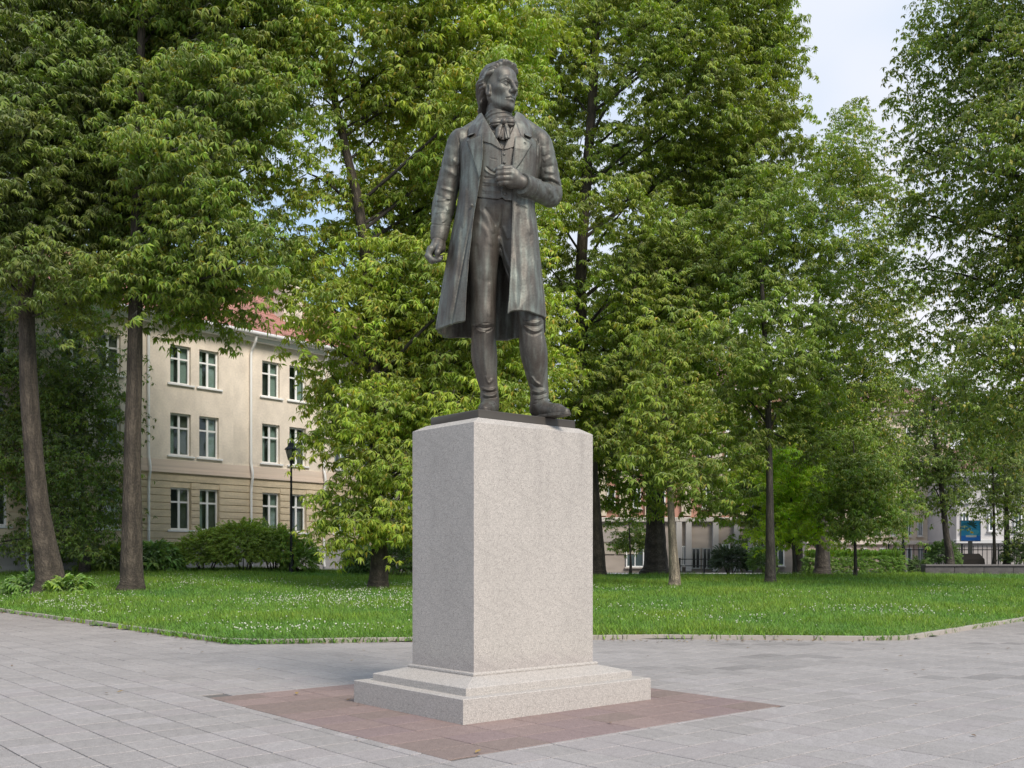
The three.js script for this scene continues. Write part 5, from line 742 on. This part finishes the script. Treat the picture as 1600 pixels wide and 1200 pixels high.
// --- head
const HC = [-17.0, 727.6, 3], HY = 43 * Math.PI / 180, HP = -1 * Math.PI / 180;
const Hf = [Math.sin(HY) * Math.cos(HP), Math.sin(HP), Math.cos(HY) * Math.cos(HP)], Hr = [Math.cos(HY), 0, -Math.sin(HY)], Hu = [Hf[1] * Hr[2] - Hf[2] * Hr[1], Hf[2] * Hr[0] - Hf[0] * Hr[2], Hf[0] * Hr[1] - Hf[1] * Hr[0]];
const toHead = fn => (x, y, z) => { const a = x - HC[0], b = y - HC[1], c = z - HC[2]; return fn(a * Hr[0] + b * Hr[1] + c * Hr[2], a * Hu[0] + b * Hu[1] + c * Hu[2], a * Hf[0] + b * Hf[1] + c * Hf[2]); };
const H = {
  skull: ell([0, 8, -8], [25.5, 27, 31]), face: ell([0, -9, 4], [20.5, 26, 21.5]), fore: ell([0, 15, 3.5], [21.5, 17.5, 20.5]),
  jaw: cap([17.5, -18, -4], [7.5, -31.5, 14], 6.2, 5.2), chin: ell([0, -32.5, 18.5], [8, 5.6, 6.5]), under: ell([0, -28, 4], [14, 9, 15]), cheek: ell([13, -9.5, 12.5], [7.5, 6.5, 7]),
  brow: chain([[3.2, 4.6, 24.6, 2.4], [9.5, 6.4, 23.2, 2.7], [16.5, 4.0, 16.8, 2.4]], 2), nose: chain([[0, 4, 24.4, 3.0], [0, -4, 28.6, 3.1], [0, -11.4, 33.2, 3.4]], 2), noseBase: ell([0, -12.6, 26], [4.6, 4.4, 6.5]), ala: ell([3.7, -13, 26.6], [2.4, 2.8, 3.4]), nostril: ball([2.1, -17, 28.6], 1.2),
  socket: ell([9.8, 0.2, 26.2], [7.6, 5.0, 6.6]), eye: ball([9.6, -0.2, 18.2], 5.2), lidU: chain([[4.0, -0.6, 21.4, 1.1], [7.2, 2.3, 23.4, 1.5], [11.5, 2.5, 22.9, 1.5], [15.8, -0.8, 18.4, 1.2]], 1), lidL: chain([[4.0, -0.8, 21.4, 0.9], [9.5, -3.6, 22.6, 1.1], [15.8, -1.0, 18.4, 0.9]], 1), iris: ball([10, 0, 23.6], 1.7),
  muzzle: ell([0, -21.5, 17.5], [10.5, 9, 9]), lipU: chain([[8, -22.6, 22, 1.0], [2.8, -20.6, 26, 1.8], [0, -21.2, 26.4, 1.7]], 1), lipL: chain([[7, -24.4, 22.4, 1.2], [0, -25.6, 25.6, 2.5]], 1), mouth: chain([[9, -23.4, 22.2, 0.8], [4, -22.8, 26.8, 0.75], [0, -23.2, 28.4, 0.75]], 0.5), crease: ball([0, -29.2, 28.2], 3.4), philtrum: cap([0, -16.5, 28.4], [0, -19, 28.6], 1.2, 1.2), temple: ball([28, 8, 14], 7.5), hollow: ball([25, -20, 16], 8),
  ear: ell([24.5, -8, -3], [3, 9, 5.8]), earIn: ell([27.4, -7, -2], [2.5, 6, 3.2]), lobe: ball([24, -15.5, -0.5], 3),
};
function headLocal(x, y, z) {
  const ax = Math.abs(x);
  let d = smin(H.skull(x, y, z), H.face(x, y, z), 9); d = smin(d, H.fore(x, y, z), 7); d = smin(d, H.jaw(ax, y, z), 8); d = smin(d, H.under(x, y, z), 6); d = smin(d, H.chin(x, y, z), 6); d = smin(d, H.cheek(ax, y, z), 7); d = smin(d, H.muzzle(x, y, z), 6);
  d = smax(d, -H.temple(ax, y, z), 8); d = smax(d, -H.hollow(ax, y, z), 9);
  d = smax(d, -H.socket(ax, y, z), 4.5); d = smin(d, H.brow(ax, y, z), 4.5);
  d = smin(d, H.nose(x, y, z), 3.2); d = smin(d, H.noseBase(x, y, z), 3); d = smin(d, H.ala(ax, y, z), 1.6); d = smax(d, -H.nostril(ax, y, z), 0.8);
  d = smin(d, H.eye(ax, y, z), 1.2); d = smin(d, H.lidU(ax, y, z), 0.5); d = smin(d, H.lidL(ax, y, z), 0.6); 
  d = smax(d, -H.philtrum(x, y, z), 2); d = smin(d, H.lipU(ax, y, z), 1.2); d = smin(d, H.lipL(ax, y, z), 1.8); d = smax(d, -H.mouth(ax, y, z), 0.9); d = smax(d, -H.crease(x, y, z), 4);
  let e = smin(H.ear(ax, y, z), H.lobe(ax, y, z), 2); e = smax(e, -H.earIn(ax, y, z), 1.5); d = smin(d, e, 1.5);
  return d;
}
const headSDF = toHead(headLocal);
const ec = ell([27.5, -14, 1], [5, 7.5, 6.5]), faceClear = ell([0, -20, 9], [22, 24, 20]);
const hv = { cap: ell([0, 10, -9], [29, 31.5, 34]), back: ell([0, -8, -20], [27, 30, 21]), side: ell([25, 3, -5], [7.5, 13, 15]), quiff: ell([4, 29.5, 9], [20, 10, 15]), nape: ell([11, -32, -24], [13, 9, 11]), curl: ell([22, -24, -14], [6.5, 8, 7]) };
const ridge = t => Math.pow(Math.abs(Math.sin(t)), 0.55);
const hairSDF = toHead((x, y, z) => {
  const ax = Math.abs(x);
  let d = smin(hv.cap(x, y, z), hv.back(x, y, z), 8); d = smin(d, hv.side(ax, y, z), 6); d = smin(d, hv.nape(ax, y, z), 4); d = smin(d, hv.curl(ax, y, z), 3); d = smin(d, hv.quiff(x, y, z), 5);
  if (d > 8) return d - 4;
  // locks: ridges along lines that sweep back from the hairline and fall towards the nape, wavy at the sides
  const back = clamp((6 - z) / 40), fall = back * 0.75 + 0.12 * Math.sin(z * 0.2 + ax * 0.08) * sstep(0.5, 1.2, Math.atan2(ax, y + 4));
  let psi = Math.atan2(ax, y + 4) - fall * Math.sin(Math.min(1.57, Math.atan2(ax, Math.max(y + 4, 1)))) ;
  if (y < -10) psi += 0.018 * (y + 10);
  psi = psi * (x < 0 ? 1 : -1) + 0.35 * fbm(x * 0.045, y * 0.045, z * 0.045, 2);
  const m = 0.45 + 0.55 * sstep(-0.3, 0.3, noise(x * 0.05, y * 0.05, z * 0.05 + 9));
  d -= 3.5 * m * ridge(psi * 7.5 + 0.5) + 1.7 * ridge(psi * 17 + 1.1) - 2.6;
  const line = (z - 0.6 * y + 6 - 3.5 * sstep(10, 24, y) + 2.5 * Math.sin(y * 0.33) * sstep(16, 24, ax)) * 0.83;
  d = smax(d, line, 3.5);
  d = smax(d, -faceClear(x, y, z), 2);
  return smax(d, -ec(ax, y, z), 2);
});
// --- body: head, neck, hands and the core inside the clothes
const neck = cap(SP(779.5, 168, -3), SP(780, 205, -8), 18.5, 21), core = ell([-20, 868 - 260, 0], [40, 75, 30]);
const innerArms = [chain([uvz(735, 222, -4, 9), uvz(698, 304, -10, 9), uvz(685, 374, 8, 8.5)], 6), chain([uvz(830, 222, -4, 9), uvz(861, 304, -14, 9), uvz(815, 286, 54, 9)], 6)];
const neckTend = cap(SP(768, 158, 0), SP(784, 182, 12), 4, 3.5);
const fingersA = [0, 1, 2, 3].map(i => { const z = 25 - i * 7.6, o = [0, -1, 0, 2][i]; return chain([uvz(672 + i * 0.6, 389, z, 5.2), uvz(669 + o * 0.4, 400, z, 4.9), uvz(675.5 + o, 407.5 - Math.abs(i - 1) * 0.8, z + 1, 4.5), uvz(687 + o * 1.2, 405.5 - i, z + 1, 3.8)], 1.6); });
const palmA = [chain([uvz(685, 374, 8, 8.8), uvz(680, 386, 20, 7), uvz(673, 391, 24, 5)], 4), chain([uvz(685, 374, 8, 8.8), uvz(678, 388, 10, 7), uvz(672.5, 391, 10, 5)], 4), chain([uvz(686, 374, 6, 8.5), uvz(679, 388, 2, 6), uvz(673.5, 391, 3, 4.6)], 4), chain([uvz(689, 376, 8, 7.5), uvz(689, 388, 8, 6.5), uvz(684, 394, 6, 5)], 4)];
const thumbA = chain([uvz(688, 380, 18, 5.5), uvz(686, 389, 29, 4.6), uvz(683.5, 395, 31, 4.0), uvz(682.5, 401, 29, 3.3)], 2);
const vB = [263.5, 270.5, 277.8, 285], zB = [62, 63.5, 62.5, 59.5], fingersB = [0, 1, 2, 3].map(i => chain([uvz(797.5 - [0, 1, 2, 2.5][i], vB[i], zB[i], 5), uvz(787, vB[i] + 0.2, zB[i] + 3.5, 4.3), uvz(778.5 + [0, 0, 0.5, 3][i], vB[i] + 1, zB[i] + 2, 4.0), uvz(777.5 + [0, 0, 0.5, 3][i], vB[i] + 2.5, zB[i] - 9, 3.7), uvz(787, vB[i] + 3, zB[i] - 15, 3.4)], 1.4));
const palmB = [0, 1, 2, 3].map(i => chain([uvz(816, 285, 54, 8.6), uvz(806, lerp(vB[i], 283, 0.4), lerp(zB[i], 55, 0.4), 5.8), uvz(797.5, vB[i], zB[i], 4.9)], 4)), heelB = chain([uvz(815, 287, 53, 8), uvz(798, 286, 54, 7), uvz(790, 283, 53, 6)], 4);
const thumbB = chain([uvz(811, 277, 50, 6), uvz(799, 264, 50, 5.2), uvz(784, 262, 53, 4.4), uvz(772.5, 266.5, 53, 3.4)], 2);
function bodySDF(x, y, z) {
  let d = 1e3;
  if (y > 655) { d = Math.min(d, smin(headSDF(x, y, z), smin(neck(x, y, z), neckTend(x, y, z), 3), 5)); }
  d = smin(d, core(x, y, z), 6); if (y <= 700) d = smin(d, neck(x, y, z), 5);
  d = smin(d, innerArms[0](x, y, z), 4); d = smin(d, innerArms[1](x, y, z), 4);
  if (x < -95 && y < 510 && y > 440) { let h = 1e3; for (const f of palmA) h = smin(h, f(x, y, z), 3); for (const f of fingersA) h = smin(h, f(x, y, z), 1.2); h = smin(h, thumbA(x, y, z), 2); d = smin(d, h, 3); }
  if (z > 30 && y > 540 && y < 620 && x > -40 && x < 30) { let h = heelB(x, y, z); for (const f of palmB) h = smin(h, f(x, y, z), 2.2); for (const f of fingersB) h = smin(h, f(x, y, z), 0.9); h = smin(h, thumbB(x, y, z), 1.2); d = smin(d, h, 2.5); }
  return d;
}
// --- cravat: wound collar, bow and tails
const wrap = (x, y, z) => { const v = 868 - y, t = clamp((v - 172) / 26); let d = slab(x, z, -20.5 - t * 0.5, lerp(20.5, 25, t), lerp(20.5, 25, t), lerp(-2, -5, t), 2.1); d -= 0.5 * Math.sin((v + 0.22 * (x + 20) + 0.2 * z) * 0.85 + 1.5 * noise(x * 0.05, v * 0.1, z * 0.05)); d = smax(d, 180.5 + 0.1 * (x + 20) - 0.14 * z - v, 1.5); return smax(d, v - 202, 2); };
const bowL = ell(SP(775, 191.5, 36), [9.5, 7.5, 5.5]), bowR = ell(SP(797, 190.5, 36), [8, 8, 5.5]), knot = ell(SP(787, 189.8, 40), [4.6, 5, 4.6]);
const tailL = chain([uvz(784, 194, 37, 3.2), uvz(780, 204, 39, 5.6), uvz(779.5, 214, 41, 6.2)], 2), tailR = chain([uvz(789, 194, 37, 3.2), uvz(792, 204, 39, 5), uvz(792.5, 216, 41, 5.4)], 2), tailM = chain([uvz(786, 206, 36, 6), uvz(786, 230, 40, 4)], 2);
function cravatSDF(x, y, z) {
  const k = 1 - z / SF, u = 800 + x / k, w = 868 - y / k; let d = wrap(x, y, z);
  d = smin(d, tailM(x, y, z), 3);
  let bow = smin(bowL(x, y, z), bowR(x, y, z), 1); { const q = Math.abs(u - 787), c = sstep(3, 7, q); bow += c * (1.5 * bump(Math.abs(w - 191 - q * 0.12), 1.0) + 0.7 * bump(Math.abs(w - 187 + q * 0.12), 0.8) + 0.7 * bump(Math.abs(w - 195 - q * 0.2), 0.8)); }
  let tl = smin(tailL(x, y, z), tailR(x, y, z), 0.8); tl += 1.1 * bump(Math.abs(u - 787 - (w - 194) * 0.36), 0.8) * 0 + 1.1 * bump(Math.abs(u - 787 + (w - 194) * 0.33), 0.9) + 1.0 * bump(Math.abs(u - 787 - (w - 194) * 0.26), 0.9); tl = smax(tl, w - 216 - 1.5 * Math.sin(u * 1.2) - (u > 786 ? 2 : 0), 0.8);
  d = smin(d, bow, 1); d = smin(d, tl, 0.8); d = smin(d, knot(x, y, z), 0.8);
  return d;
}
const bronzeButton = [0.12, 0.115, 0.1];
function buildStatue() {
  const st = thing('bronze_statue', 'dark bronze man in long open coat, hand on chest, standing atop the granite pedestal', 'statue', [plinthC.x, PED.hch, plinthC.z]);
  const off = [-plinthC.x, 1.6 - PED.hch, -SD - plinthC.z];
  const pl = cbox(PED.pr, PED.hp - PED.hch, PED.pl, 0.008).translate(0, (PED.hp - PED.hch) / 2, 0).rotateY(PED.yaw);
  part('plinth', tintGeo(new THREE.BufferGeometry().copy(pl), (x, y, z) => bronzeDark(x / SU, y / SU * 3, z / SU)), bronze, st);
  const fig = part('figure', sculpt(bodySDF, [-140, 440, -50], [90, 785, 75], 1.15, bronzeHead), bronze, st, off);
  part('hair', sculpt(hairSDF, [-75, 660, -62], [30, 795, 50], 0.8, bronzeHead), bronze, fig);
  part('coat', sculpt(coatSDF, [-136, 338, -76], [90, 700, 80], 1.1, bronzeCoat), bronze, fig);
  part('waistcoat', sculpt(vestSDF, [-76, 540, -50], [40, 700, 56], 0.9, bronzeHead), bronze, fig);
  part('trousers', sculpt(pantsSDF, [-80, 335, -48], [60, 570, 56], 1.15, bronzeDark), bronze, fig);
  part('boot', sculpt(bootASDF, [-72, 208, -34], [-8, 372, 82], 1.0, bronzeDark), bronze, fig);
  part('boot', sculpt(bootBSDF, [2, 208, -34], [100, 372, 60], 1.0, bronzeDark), bronze, fig);
  part('cravat', sculpt(cravatSDF, [-56, 632, -40], [20, 702, 52], 0.7, bronzeHead), bronze, fig);
  const bg = new THREE.SphereGeometry(2.3 * SU, 14, 10); bg.scale(1, 1, 0.6); tintGeo(bg, () => bronzeButton);
  for (const [u, v, z] of [[787.6, 241, 44.5], [788.2, 254, 45], [789.2, 303, 44], [737, 320.5, 43.5], [823.5, 304, 47]]) part('button', bg, bronze, fig, SP(u, v, z).map(q => q * SU));
}
buildStatue();
const renderer = new THREE.WebGLRenderer({ antialias: true });
renderer.shadowMap.enabled = true;
renderer.toneMapping = THREE.LinearToneMapping;
renderer.toneMappingExposure = EXPOSURE;
renderer.render(scene, camera);
